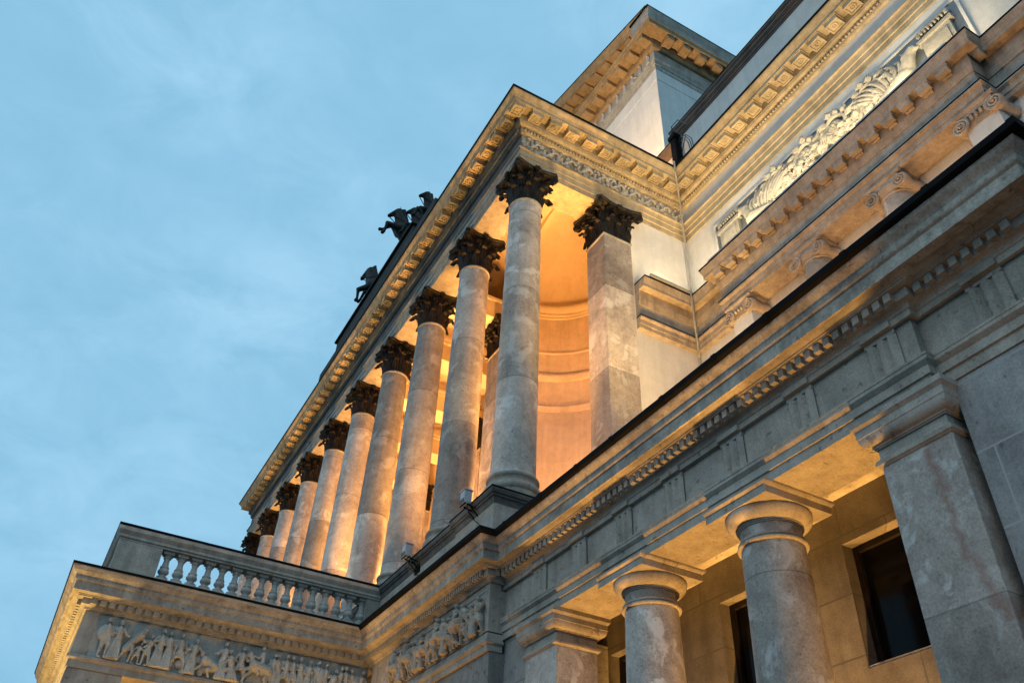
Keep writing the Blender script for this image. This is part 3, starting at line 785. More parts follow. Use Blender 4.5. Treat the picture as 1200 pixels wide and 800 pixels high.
def entabl(parent, segs, mats):
    for nm, prf, mt in (('architrave', e_arch, mats[0]), ('frieze', e_frz, mats[1]), ('bed_moulding', e_bed, mats[2]), ('cornice', e_corn, mats[3]), ('gutter', e_gut, 'gutter')):
        b = B(); b.sweep(epath, prf, segs); obj(nm, b, M[mt], parent)
entabl(pe, (2, 3), ('goldstone', 'goldstone', 'goldstone', 'goldstone'))
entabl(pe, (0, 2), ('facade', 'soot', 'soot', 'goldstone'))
b = B(); dentils(b, epath[0:4], .079, .118, 19.185, 19.29, .055, .035); obj('dentil_course', b, M['goldstone'], pe)
# modillions: block with framed panel and ring below
def modillion(b, c, d, n, p0=.20, p1=.485, w=.335, z0=19.47, z1=19.655, ring=True):
    d, n = Vector((*d, 0)), Vector((*n, 0))
    c = Vector((*c, 0))
    def bx(s0, s1, q0, q1, za, zb):
        V = [c + d * s + n * q + Vector((0, 0, z)) for z in (za, zb) for q in (q0, q1) for s in (s0, s1)]
        b.poly([(0, 2, 3, 1), (4, 5, 7, 6), (0, 1, 5, 4), (2, 6, 7, 3), (0, 4, 6, 2), (1, 3, 7, 5)], V)
    bx(-w / 2, w / 2, p0 - .01, p1, z0 + .03, z1 - .045)
    bx(-w / 2 - .02, w / 2 + .02, p0 - .01, p1 + .02, z1 - .044, z1 - .001)
    f = .035
    for s0, s1, q0, q1 in ((-w / 2, w / 2, p0, p0 + f), (-w / 2, w / 2, p1 - f, p1), (-w / 2, -w / 2 + f, p0 + f, p1 - f), (w / 2 - f, w / 2, p0 + f, p1 - f)):
        bx(s0, s1, q0, q1, z0, z0 + .03)
    if ring:
        q = c + n * (p0 + p1) / 2
        pts = [q + d * .068 * math.cos(a * PI / 6) + n * .068 * math.sin(a * PI / 6) + Vector((0, 0, z0 + .022)) for a in range(13)]
        b.tube(pts, .02, 6)
        b.ball(q + Vector((0, 0, z0 + .03)), .024, 8, 5)
def mod_run(parent, start, d, n, cnt, step, mat, **kw):
    first = None
    for k in range(cnt):
        q = (start[0] + d[0] * step * k, start[1] + d[1] * step * k)
        if first is None:
            b = B(); modillion(b, q, d, n, **kw); first = obj('modillion', b, mat, parent)
        else:
            c = first.copy(); COL.objects.link(c); c.parent = parent
            c.location = (d[0] * step * k, d[1] * step * k, 0)
mod_run(pe, (XF - .01 + .34, YF), (-1, 0), (0, -1), 48, .544, M['goldstone'])
mod_run(pe, (XF, YF + .20), (0, 1), (1, 0), 9, .541, M['goldstone'])
# running leaf frieze on the right side
b = B()
rr = random.Random(3)
k = 0
y = YF + .06
while y < YW - .1:
    s = 1 if k % 2 else -1
    pts = []
    for i in range(15):
        a = i / 14 * 4.6; r = .13 * (1 - i / 18)
        pts.append((XF + .03 + .02 * math.sin(i), y + .13 + r * math.cos(a) * 1.0, 18.82 + s * r * math.sin(a) * 1.3))
    b.tube(pts, [.045 - .0016 * i for i in range(15)], 6)
    for q in range(7):
        a = rr.uniform(0, 6.28)
        b.ball((XF + .025, y + .13 + .15 * math.cos(a), 18.82 + .2 * math.sin(a)), (.04, rr.uniform(.03, .07), rr.uniform(.04, .08)), 7, 5)
    y += .255; k += 1
obj('leaf_scroll', b, M['relief'], pe)
b = B(); b.box(XF - .74, XF - .1, YF + .8, 9.31, ZS + .02, 21.2); b.box(XL + .1, XF - .76, YF + .8, YF + 1.0, ZS + .5, 21.2)
b.box(XL, XF - .4, YF + .5, 16.0, 21.2, 21.4); obj('ceiling', b, M['cream'], pe)
# side beams from each column to the wall behind
for k in (2, 3, 4, 5, 6, 7, 8, 9):
    b = B(); x = CX0 - CS * k; b.box(x - .36, x + .36, YF + .8, 10.9 if k > 2 else 8.6, ZS + .02, 18.55)
    b.box(x - .42, x + .42, YF + .8, 10.9 if k > 2 else 8.6, 18.55, 18.66); obj('cross_beam', b, M['cream'], pe)
b = B(); b.box(XL + .5, -18.0, 6.84, 10.9, 19.3, 19.36); obj('coffer_ceiling', b, M['cream'], pe)

# niche and rear wall of the portico
nw = thing('niche_wall', 'orange lit curved niche with horizontal mouldings behind the nearest columns', 'wall', (-14.9, 9, ZPL))
ncx, ncy, nr = CX0 - CS, 9.0, 2.2
def arc(rad, n=28): return [(ncx - rad * math.cos(PI * i / n), ncy + rad * math.sin(PI * i / n)) for i in range(n + 1)]
b = B()
P = [[(x, y, z) for z in (ZPL, 12, 15, 18.9)] for x, y in arc(nr)]
b.grid(P); 
Pd = []
for i in range(29):
    a = PI * i / 28
    Pd.append([(ncx - nr * math.cos(t) * math.cos(a), ncy + nr * math.cos(t) * math.sin(a), 18.9 + nr * math.sin(t)) for t in [PI / 2 * k / 12 for k in range(12)] + [PI / 2 * .995]])
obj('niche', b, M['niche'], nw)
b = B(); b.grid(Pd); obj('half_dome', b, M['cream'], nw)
# jambs, arch spandrels of the wall plane
b = B()
b.box(ncx - 2.72, ncx - nr, 9.0, 9.5, ZPL, 18.9); b.box(ncx + nr, ncx + 2.74 + .0, 9.0, 9.5, ZPL, 18.9)
ar = [(ncx - nr * math.cos(PI * i / 28), 18.9 + nr * math.sin(PI * i / 28)) for i in range(29)]
for i in range(28):
    (xa, za), (xb_, zb) = ar[i], ar[i + 1]
    b.poly([(0, 1, 2, 3)], [(xa, 9.0, za), (xb_, 9.0, zb), (xb_, 9.0, 21.25), (xa, 9.0, 21.25)])
b.box(ncx - 2.72, ncx - nr, 9.0, 9.5, 18.9, 21.25); b.box(ncx + nr, ncx + 2.74, 9.0, 9.5, 18.9, 21.25)
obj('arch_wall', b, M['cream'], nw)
inner = list(reversed([(x, y) for x, y in arc(nr)]))
inner = arc(nr)
inner = inner[::-1]
def ring_mould(name, prof, mat):
    # profile projects towards the centre of the niche
    P = []
    for i in range(29):
        a = PI * i / 28
        P.append([(ncx - (nr - p) * math.cos(a), ncy + (nr - p) * math.sin(a), z) for p, z in prof])
    b = B(); b.grid(P); obj(name, b, mat, nw)
ring_mould('crown_moulding', [(0, 18.32), (.03, 18.33), (.03, 18.42), (.05, 18.44), (.05, 18.54), (.08, 18.58), (.11, 18.66), (.12, 18.70), (.12, 18.76), (.0, 18.80)], M['cream'])
ring_mould('band_moulding', [(0, 16.95), (.02, 16.96), (.03, 17.0), (.025, 17.03), (0, 17.05)], M['niche'])
ring_mould('torus_moulding', [(0, 15.95), (.02, 15.96), (.035, 16.0), (.07, 16.08), (.075, 16.14), (.05, 16.2), (0, 16.22)], M['niche'])
ring_mould('sill_moulding', [(0, 14.87), (.02, 14.88), (.03, 14.92), (.065, 14.97), (.07, 15.04), (.03, 15.10), (.02, 15.2), (0, 15.22)], M['niche'])
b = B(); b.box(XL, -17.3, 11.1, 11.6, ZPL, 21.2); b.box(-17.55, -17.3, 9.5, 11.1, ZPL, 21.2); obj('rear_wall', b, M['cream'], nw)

# ================================================================== UPPER WING
uw = thing('upper_wing', 'pale plastered upper storey of the right wing with gold lit cornices above the long gutter', 'building', (-4, 11, 7.6))
b = B(); b.box(XF - .4, 5, YW + .03, YW + .5, 7.6, 19.9); b.box(XF - .38, XF - .015, 9.312, YW + .1, ZPL - 1, ZS - .002); obj('wall', b, M['plaster'], uw)
entabl(uw, (3, 4), ('goldstone', 'plaster', 'goldstone', 'goldstone'))
b = B(); dentils(b, epath[3:5], .079, .118, 19.185, 19.29, .055, .035); obj('dentil_course', b, M['goldstone'], uw)
mod_run(uw, (XF + .66, YW), (1, 0), (0, -1), 28, .541, M['goldstone'])
# middle entablature: breaks forward over the Ionic columns
q0, q1 = .10, .50
mpath = [(XF + q0, 9.34), (XF + q0, YW - q0), (-10.30, YW - q0), (-10.30, YW - q1), (-3.62, YW - q1), (-3.62, YW - q0), (5, YW - q0)]
m_arch = [(-.5, 14.08), (0, 14.08), (0, 14.19), (.02, 14.195), (.02, 14.31), (.06, 14.35), (.07, 14.355), (.07, 14.395), (-.5, 14.40)]
m_fl = [(-.5, 14.402), (.078, 14.402), (.08, 14.422), (-.02, 14.44), (-.5, 14.44)]
m_frz = [(-.5, 14.44), (0, 14.44), (0, 14.78), (-.5, 14.78)]
m_bed = [(-.5, 14.782), (.02, 14.782)] + cyma(.022, 14.79, .045, 14.90) + [(.048, 14.905), (.048, 14.95), (.055, 14.955), (.055, 15.20), (-.5, 15.20)]
m_corn = [(-.5, 15.202), (.235, 15.202), (.235, 15.19), (.25, 15.19), (.25, 15.28), (.256, 15.285)] + cyma(.258, 15.288, .30, 15.44) + [(.305, 15.455), (-.5, 15.455)]
m_gut = [(-.5, 15.457), (.305, 15.457), (.315, 15.46), (.316, 15.495), (-.5, 15.51)]
for nm, prf, mt in (('middle_architrave', m_arch, 'brown'), ('architrave_flashing', m_fl, 'gutter'), ('middle_frieze', m_frz, 'facade'), ('middle_bed_moulding', m_bed, 'brown'), ('middle_cornice', m_corn, 'brown'), ('middle_gutter', m_gut, 'gutter')):
    b = B(); b.sweep(mpath, prf); obj(nm, b, M[mt], uw)
first = None
for k in range(17):
    x = -10.0 + .408 * k - .12
    if x > -3.6: break
    b = B()
    n_, y = 8, YW - q1
    b.box(x - .125, x + .125, y - .232, y - .115, 15.02, 15.20); b.box(x - .095, x + .095, y - .116, y - .05, 14.99, 15.20); b.box(x - .14, x + .14, y - .245, y - .115, 15.14, 15.199)
    obj('bracket', b, M['brown'], uw, bevel=.006)
b = B(); b.box(-3.52, -3.38, YW - q1 - .0, YW - q1 + .2, 15.06, 15.2); obj('bracket', b, M['brown'], uw, bevel=.006)
# panel frame on upper wall
b = B()
x0, x1, z0, z1 = -10.62, -3.50, 15.5, 17.44
for a in ((x0 - .07, x1 + .07, z1, z1 + .07), (x0 - .07, x0, z0, z1), (x1, x1 + .07, z0, z1)):
    b.box(a[0], a[1], YW - .03, YW + .02, a[2], a[3])
obj('panel_frame', b, M['plaster'], uw, bevel=.01)
# attic with coping
apath = [(-40, 11.95), (-12.05, 11.95), (-12.05, 11.70), (5, 11.70)]
b = B(); b.sweep(apath, [(-.5, 19.9), (0, 19.9), (0, 23.02), (-.5, 23.02)]); obj('attic_wall', b, M['plaster'], uw)
b = B(); b.sweep(apath, [(-.5, 23.022), (.03, 23.022), (.03, 23.06), (.07, 23.09), (.07, 23.13), (.14, 23.20), (.15, 23.26), (.21, 23.31), (.215, 23.36), (-.5, 23.36)]); obj('attic_coping', b, M['coping'], uw)
b = B(); b.sweep(apath, [(-.5, 23.362), (.222, 23.362), (.226, 23.40), (-.5, 23.45)]); obj('coping_flashing', b, M['gutter'], uw)

# carved griffin panel
M['griffin'] = stone('cream_carved_stone', (.36, .34, .295), (.26, .245, .21), (.42, .40, .35), 1.2, None, 40, streak=.2)
gp = thing('griffin_relief', 'cream carved panel of winged griffins and leaf scrolls on the upper right wall', 'relief', (-7, YW, 15.5))
b = B(); b.box(x0, x1, YW - .008, YW - .004, z0, z1); obj('background_slab', b, M['gap_shade'], gp)
def altar(x, s):
    b = B(); y = YW - .005
    b.box(x - .33, x + .33, y - .10, y, 15.5, 16.95); b.box(x - .40, x + .40, y - .14, y, 16.95, 17.06); b.box(x - .25, x + .25, y - .13, y - .09, 15.7, 16.82)
    for k in range(7): b.ball((x - .24 + .08 * k, y - .09, 17.22), (.028, .04, .055), 8, 6)
    b.box(x - .32, x + .32, y - .10, y, 17.28, 17.33)
    b.caps((x - .33, y - .06, 17.20), (x - .33, y - .06, 17.3), .05, .05); b.caps((x + .33, y - .06, 17.20), (x + .33, y - .06, 17.3), .05, .05)
    obj('altar', b, M['griffin'], gp, bevel=.01)
altar(x0 + .52, 1); altar(x1 - .52, -1)
def griffin(x, s):
    y = YW - .03
    b = B()
    def c(p, q, a, r): b.caps((x + s * p[0], y - (p[2] if len(p) > 2 else .03), p[1]), (x + s * q[0], y - (q[2] if len(q) > 2 else .03), q[1]), a, r)
    c((.0, 16.2), (-.55, 16.45, .06), .26, .22); c((-.55, 16.45, .06), (-.72, 16.85, .08), .19, .14); c((-.72, 16.9, .08), (-.86, 17.02, .1), .15, .10); c((-.88, 17.0, .1), (-1.0, 16.93, .1), .07, .03)
    c((-.66, 17.08, .08), (-.60, 17.22, .06), .045, .02)
    c((-.5, 16.3, .08), (-.85, 16.1, .12), .12, .09); c((-.85, 16.1, .12), (-.85, 15.7, .1), .08, .06)
    c((.1, 16.1), (.5, 15.95, .06), .24, .16); c((.5, 15.95, .06), (.35, 15.6, .08), .12, .08)
    o = obj('griffin_body', b, M['griffin'], gp, angle=180); finish_remesh(o, .022, 2)
    b = B()
    for k in range(9):      # wing feathers
        a = 1.95 - k * .155
        L_ = 1.05 - .03 * abs(k - 3)
        p0 = Vector((x + s * (-.42 + .075 * k), y - .10, 16.38 + .02 * k)); e_ = Vector((s * math.cos(a), 0, math.sin(a)))
        side = Vector((s * .8, 0, .25))
        b.tube([p0, p0 + e_ * .24 + Vector((0, -.03, 0)), p0 + e_ * .46 + side * .05 + Vector((0, -.03, 0)), p0 + e_ * .62 + side * .15, p0 + e_ * .66 + side * .27], [.05, .058, .056, .045, .02], 8)
    obj('wing', b, M['griffin'], gp)
griffin(x0 + 1.9, 1); griffin(x1 - 1.9, -1)
def leafy(b, p, ang, L_, w, s_, rr):
    """one acanthus leaf lying on the panel: a fan of tapering fingers"""
    y = p[1]
    for q in range(-3, 4):
        a = ang + s_ * q * .20
        l_ = L_ * (1 - .085 * abs(q)) * rr.uniform(.9, 1.08)
        a2 = a + s_ * .35
        p0 = Vector(p); p1 = p0 + Vector((math.cos(a) * l_ * .5, -.05 - .01 * (3 - abs(q)), math.sin(a) * l_ * .5)); p2 = p1 + Vector((math.cos(a2) * l_ * .5, .02, math.sin(a2) * l_ * .5))
        b.tube([p0, p1, p2], [w * .55, w * .62, w * .22], 6)
def rinceau(xa, xb, n, seed):
    rr = random.Random(seed)
    b = B(); y = YW - .04
    st = []
    N_ = 60
    for i_ in range(N_ + 1):
        t = i_ / N_; x = xa + (xb - xa) * t
        st.append(Vector((x, y - .05, 16.72 + .34 * math.sin(t * n * PI))))
    b.tube(st, .06, 8)
    for k in range(n):
        t = (k + .5) / n; x = xa + (xb - xa) * t; up = 1 if k % 2 == 0 else -1
        cz = 16.72 + (.24 if up > 0 else -.25); r0 = .36
        pts, rad = [], []
        for i_ in range(34):
            a = (-PI / 2 if up > 0 else PI / 2) + (1 if up > 0 else -1) * (i_ * .30) * (1 if xb > xa else -1); r = r0 * (1 - i_ / 40)
            pts.append((x + r * math.cos(a), y - .06 + .03 * math.sin(i_), cz + r * math.sin(a))); rad.append(.062 * (1 - i_ / 60))
        b.tube(pts, rad, 7)
        for i_ in range(1, 24, 2):
            q = Vector((pts[i_][0] - x, 0, pts[i_][2] - cz))
            leafy(b, pts[i_], math.atan2(q.z, q.x) + rr.uniform(-.2, .5), rr.uniform(.20, .30), .046, 1, rr)
        for i_ in range(6):
            a = i_ * 1.047; b.ball((x + .07 * math.cos(a), y - .07, cz + .07 * math.sin(a)), (.05, .05, .05), 7, 5)
        b.ball((x, y - .10, cz), (.05, .05, .05), 7, 5)
    for i_ in range(64):
        x = xa + (xb - xa) * (i_ + rr.random()) / 64
        leafy(b, (x, y, rr.uniform(15.9, 17.1)), rr.uniform(.2, 2.9), rr.uniform(.18, .30), .046, rr.choice([1, -1]), rr)
    obj('leaf_scroll', b, M['griffin'], gp)
xm = (x0 + x1) / 2
rinceau(xm - .2, x0 + 1.5, 4, 4); rinceau(xm + .2, x1 - 1.5, 4, 9)
b = B()
for k in range(11):
    a = PI * k / 10; p = Vector((xm, YW - .06, 16.75)); d = Vector((math.cos(a), -.05, math.sin(a)))
    b.tube([p, p + d * .22, p + d * (.42 + .16 * math.sin(a))], [.06, .085, .03], 7)
b.ball((xm, YW - .09, 16.72), (.16, .10, .16)); b.caps((xm, YW - .06, 16.6), (xm, YW - .06, 15.6), .1, .08)
obj('palmette', b, M['griffin'], gp)

# Ionic columns and pilasters
def spiral(b, cx, y, cz, s, R0=.165, turns=2.3, rad=.032):
    pts, rr = [], []
    n = 40
    for i in range(n):
        t = i / (n - 1); a = PI / 2 + s * t * turns * 2 * PI; r = R0 * (1 - .86 * t)
        pts.append((cx + r * math.cos(a), y - .025 * t, cz + r * math.sin(a))); rr.append(rad * (1 - .5 * t))
    b.tube(pts, rr, 6)
def ionic(x, label, flat):
    yf = YW - .50
    cm_ = M['brown']
    t = thing('ionic_pilaster' if flat else 'ionic_column', label, 'pilaster' if flat else 'column', (x, yf + .25, 7.6), 'Ionic order of the upper storey')
    b = B()
    if flat: b.box(x - .30, x + .30, yf + .07, YW, 7.66, 13.74)
    else: b.lathe((x, yf + .32, 0), [(.34, 7.66), (.335, 9.5), (.30, 13.70)], 44)
    obj('shaft', b, M['plaster'] if flat else M['doric'], t, bevel=.01 if flat else 0)
    c = B(); zc = 13.80; yv = yf - .005
    for s in (-1, 1):
        c.xf(Matrix.Identity(4))
        spiral(c, x + s * .325, yv, zc, s)
        # volute disc and bolster running back
        cyl = B(); cyl.lathe((0, 0, 0), [(.14, 0), (.15, .03), (.13, .12), (.10, .24), (.13, .38), (.15, .48), (.14, .50)], 22)
        cyl.xf(Matrix.Translation((x + s * .325, yv, zc)) @ Matrix.Rotation(-PI / 2, 4, 'X'))
        me = bpy.data.meshes.new('t'); cyl.bm.to_mesh(me); cyl.bm.free(); c.bm.from_mesh(me); bpy.data.meshes.remove(me)
        c.ball((x + s * .325, yv - .03, zc), .024, 8, 6)
    if not flat: c.lathe((x, yf + .32, 0), [(.30, 13.66), (.32, 13.68), (.32, 13.71), (.30, 13.72), (.31, 13.74), (.36, 13.80), (.375, 13.86), (.35, 13.92)], 40)
    else: c.box(x - .32, x + .32, yf + .04, YW, 13.70, 13.93)
    for k in range(5):      # eggs
        c.ball((x - .18 + .09 * k, yv - .0 + (0 if flat else .006 * (k - 2) ** 2), 13.85), (.035, .045, .055), 8, 7)
    c.box(x - .33, x + .33, yf + .0, yf + .5, 13.93, 14.00)
    o = obj('capital', c, cm_, t)
    b = B(); b.sweep([(x - .36, yf + .5), (x - .36, yf - .01), (x + .36, yf - .01), (x + .36, yf + .5), (x - .36, yf + .5)], [(-.1, 14.0), (0, 14.0), (.01, 14.02), (.03, 14.045), (.035, 14.05), (.035, 14.078), (-.1, 14.078)]); obj('abacus', b, cm_, o)
    return t
ionic(-9.87, 'flat Ionic pilaster nearest the inner corner, leftmost scrolled capital under the brown cornice', True)
ionic(-7.84, 'round Ionic column just right of the leftmost Ionic pilaster', False)
ionic(-5.83, 'round Ionic column just left of the rightmost Ionic pilaster, above the black gutter', False)
ionic(-3.88, 'flat Ionic pilaster at the far right edge beside the bluish wall', True)

# downpipe and cables at the inner corner
t = tag(obj('downpipe', (lambda b: b.tube([(XF + .09, YW - .09, 7.7), (XF + .09, YW - .09, 13.9), (XF + .30, YW - .30, 14.2), (XF + .52, YW - .52, 14.6), (XF + .52, YW - .52, 15.5), (XF + .10, YW - .10, 15.9), (XF + .09, YW - .09, 17.6), (XF + .2, YW - .2, 18.1), (XF + .30, YW - .3, 19.1), (XF + .72, YW - .72, 19.6), (XF + .74, YW - .74, 20.05)], .024, 10))(B()), M['pipe']),
        'thin grey downpipe running down the inner corner between portico and right wing', 'pipe')
b = B()
for q in range(3):
    b.tube([(-11.95 + .03 * q, 11.56, 22.6 - .3 * q), (-11.5 + .1 * q, 11.25, 22.3 - .1 * q), (-11.2 + .08 * q, 11.2, 21.6), (-11.15 + .06 * q, 11.3, 20.6), (-11.2, 11.4, 20.0)], .014, 6)
b.tube([(-12.1, 11.5, 22.9), (-11.9, 11.3, 23.2), (-11.5, 11.2, 23.0), (-11.2, 11.3, 22.5)], .016, 6)
tag(obj('cable', b, M['black']), 'loose black cables looping over the attic coping at the inner corner', 'cable')
b = B(); b.box(-12.2, -11.98, 11.45, 11.69, 21.7, 22.9); b.box(-12.25, -11.93, 11.40, 11.69, 22.9, 23.06); b.tube([(-12.09, 11.57, 21.7), (-12.09, 11.57, 20.1)], .05, 10)
tag(obj('rainwater_hopper', b, M['gutter']), 'dark rainwater box at the corner of the attic coping', 'gutter box')

# ================================================================== ATTIC TOWER WITH PEDIMENT
tx, ty = -16.34, 15.0
tw = thing('stage_tower', 'tall pedimented tower behind the portico with warm lit front and bluish shaded side', 'building', (tx - 8, ty + 5, 20))
wx = 18.0
tp = [(tx - wx, ty + 9), (tx - wx, ty), (tx, ty), (tx, ty + 22)]
b = B(); b.sweep(tp, [(-.5, 19), (0, 19), (0, 34.35), (-.02, 34.36), (-.02, 34.40), (0, 34.41), (0, 35.2), (-.5, 35.2)]); obj('wall', b, M['plaster'], tw)
b = B(); b.sweep(tp, [(-.5, 35.2), (.02, 35.2), (.02, 35.5), (.05, 35.52), (.05, 35.75), (.12, 35.85), (.12, 35.92), (-.5, 35.95)]); obj('architrave', b, M['sand'], tw)
b = B(); b.sweep(tp, [(-.5, 35.95), (0, 35.95), (0, 36.75), (-.5, 36.75)]); obj('frieze', b, M['facade'], tw)
b = B(); b.sweep(tp, [(-.5, 36.752), (.03, 36.752)] + ovolo(.035, 36.76, .15, 36.95) + [(.16, 36.96), (.16, 37.35), (-.5, 37.35)]); obj('bed_moulding', b, M['lamp_orange'], tw)
b = B(); b.sweep(tp, [(-.5, 37.352), (.74, 37.352), (.74, 37.33), (.78, 37.33), (.78, 37.55), (.80, 37.56), (.84, 37.64), (-.5, 37.66)]); obj('cornice', b, M['lamp_orange'], tw)
rk = .285
def rake(prof_z, nm, mt, p_front):
    # raking cornice over the front, ridge at mid width
    b = B(); xr = tx + .78; xmid = tx - wx / 2
    for (xa, xb_) in ((xr, xmid), (xmid, tx - wx - .9)):
        za = 0 if xa == xr else (xr - xmid) * rk
        zb = (xr - xmid) * rk if xb_ == xmid else 0
        Pn = [[(x, ty - p, z + dz) for p, z in prof_z] for x, dz in ((xa, za), (xb_, zb))]
        vs = b.grid(Pn, close_v=True)
        for r in vs:
            try: b.bm.faces.new(r)
            except ValueError: pass
    obj(nm, b, M[mt], tw)
rake([(-.4, 37.68), (.16, 37.68), (.16, 38.0), (.74, 38.0), (.74, 37.98), (.78, 37.98), (.78, 38.2), (.80, 38.22), (.88, 38.5), (.90, 38.55), (-.4, 38.55)], 'raking_cornice', 'lamp_orange', .9)
rake([(-.4, 38.552), (.92, 38.552), (.92, 38.62), (-.4, 38.62)], 'raking_flashing', 'gutter', .9)
b = B(); b.poly([(0, 1, 2)], [(tx, ty + .1, 37.6), (tx - wx, ty + .1, 37.6), (tx - wx / 2, ty + .1, 37.6 + wx / 2 * rk + .4)]); obj('tympanum', b, M['plaster'], tw)
# side gutter moulding
b = B(); b.sweep([(tx, ty - .84), (tx, ty + 22)], [(-.5, 37.662), (.80, 37.662)] + cyma(.82, 37.68, .9, 38.4) + [(.92, 38.45), (-.5, 38.55)]); obj('side_cornice', b, M['facade'], tw)
b = B(); b.sweep([(tx, ty - .92), (tx, ty + 22)], [(-.5, 38.552), (.92, 38.452), (.93, 38.52), (-.5, 38.62)]); obj('side_flashing', b, M['gutter'], tw)
first = None
for k in range(16):
    x = tx - .10 - .95 * k
    b = B(); b.box(x - .22, x + .22, ty - .70, ty - .15, 37.05, 37.352); obj('modillion', b, M['lamp_orange'], tw, bevel=.01)
    if k > 0:
        dz = (tx + .9 - x) * rk
        b = B(); b.box(x - .22, x + .22, ty - .70, ty - .15, 37.72 + dz, 38.0 + dz + .03); obj('modillion', b, M['lamp_orange'], tw, bevel=.01)
for k in range(14):
    y = ty + .55 + .95 * k
    b = B(); b.box(tx + .15, tx + .70, y - .22, y + .22, 37.05, 37.352); obj('modillion', b, M['lamp_orange'], tw, bevel=.01)
b = B(); rr = random.Random(11)
for k in range(22):
    x = tx - .4 - .62 * k
    b = B(); b.caps((x, ty - .02, 36.08), (x + .02, ty - .02, 36.5), .11, .09); b.ball((x, ty - .05, 36.62), .08)
    b.caps((x, ty - .04, 36.45), (x + rr.uniform(-.35, .35), ty - .05, 36.2), .05, .04)
    obj('carved_figure', b, M['relief'], tw)

# ================================================================== ROOF PLINTH AND HORSES
M['darkslab'] = stone('blackened_plinth_stone', (.045, .043, .04), (.025, .024, .022), (.07, .067, .06), 1.0, None, 50, streak=.3)
sp = thing('statue_plinth', 'dark stepped plinth on the portico roof carrying the bronze horses', 'plinth', (-25, 7, 20))
b = B(); b.box(-30.8, -18.6, 6.29, 6.54, 20.0, 23.5); b.box(-30.8, -18.6, 6.54, 11, 21.41, 23.5); obj('lower_step', b, M['darkslab'], sp, bevel=.02)
b = B(); b.box(-28.8, -20.6, 6.30, 11, 23.501, 23.95); b.box(-28.9, -20.5, 6.2, 11.1, 23.951, 24.05); obj('upper_step', b, M['darkslab'], sp, bevel=.02)
def horse(x, y, z, yaw, lift, label, rear=.55, sc_=1.0):
    t = thing('horse_statue', label, 'statue', (x, y, z), 'bronze horses on the portico roof')
    b = B()
    def c(p, q, a, r): b.caps(p, q, a, r, 12)
    cr, sr = math.cos(rear), math.sin(rear)
    def T(px, pz, py=0): return (px * cr - (pz - 1.1) * sr, py, 1.1 + px * sr + (pz - 1.1) * cr)
    c(T(-.62, 1.15), T(.0, 1.12), .33, .30); c(T(.0, 1.12), T(.48, 1.16), .30, .31)
    nb = Vector(T(.56, 1.20)); nm = nb + Vector((.20, 0, .52)); pl_ = nb + Vector((.27, 0, .84)); mz = pl_ + Vector((.30, 0, -.30))
    c(nb, nm, .27, .18); c(nm, pl_, .18, .125); c(pl_, mz, .13, .075)
    for s in (-1, 1): c(pl_ + Vector((-.04, s * .06, .08)), pl_ + Vector((-.06, s * .07, .22)), .035, .014)
    for i in range(8):
        q_ = nb + (pl_ - nb) * (i / 7) + Vector((-.16, 0, .10)); c(q_, q_ + Vector((-.07, 0, .04)), .065, .05)
    k1, k2 = lift
    for s, k in ((-1, k1), (1, k2)):
        sh = Vector(T(.52, 1.0, s * .16)); kn = sh + Vector((.47 * math.cos(k), 0, .47 * math.sin(k))); ft = kn + Vector((.44 * math.cos(k - 1.75), 0, .44 * math.sin(k - 1.75)))
        c(sh, kn, .14, .085); c(kn, ft, .07, .05); c(ft, ft + Vector((.09 * math.cos(k - 1.2), 0, .09 * math.sin(k - 1.2))), .055, .075)
        hp = Vector(T(-.72, 1.0, s * .17)); st = hp + Vector((.22, 0, -.42)); hk = st + Vector((-.30, 0, -.30)); hf = Vector((hk.x + .06, s * .18, .06))
        c(hp, st, .24, .14); c(st, hk, .12, .075); c(hk, hf, .07, .055); c(hf, hf + Vector((.09, 0, -.02)), .06, .07)
    tl = [Vector(T(-.92, 1.3)), Vector(T(-1.1, 1.25)), Vector(T(-1.2, .95)), Vector(T(-1.22, .5))]
    b.tube(tl, [.07, .11, .12, .03], 9)
    b.box(-1.2, .5, -.35, .35, -.05, .04)
    b.xf(Matrix.Translation((x, y, z)) @ Matrix.Rotation(yaw, 4, 'Z') @ Matrix.Scale(sc_, 4))
    o = obj('body', b, M['patina'], t, angle=180); finish_remesh(o, .04, 2)
    b = B()
    for s in (-1, 1): b.tube([mz + Vector((0, s * .07, .03)), nb + Vector((.12, s * .22, .25)), Vector(T(.1, 1.42, s * .3)), Vector((-.6, s * .3, 1.5))], .018, 6)
    b.xf(Matrix.Translation((x, y, z)) @ Matrix.Rotation(yaw, 4, 'Z') @ Matrix.Scale(sc_, 4)); obj('reins', b, M['patina'], t)
    return t
YAW = -PI / 2
horse(-22.75, 6.85, 24.05, YAW - .25, (1.0, .3), 'rearing bronze horse with raised head and lifted foreleg above the middle of the cornice', .95, 1.12)
horse(-25.3, 6.9, 23.52, YAW - .95, (.55, .1), 'bronze horse at the far left of the roof with both forelegs stretched over the edge', .35, 1.15)
horse(-21.9, 7.3, 24.0, YAW - .1, (.4, -.2), 'bronze horse partly hidden behind the cornice, second from the near end', .6, .95)
horse(-21.05, 7.4, 24.05, YAW + .1, (.4, -.2), 'bronze horse nearest the portico corner, only its head above the cornice', .6, .95)

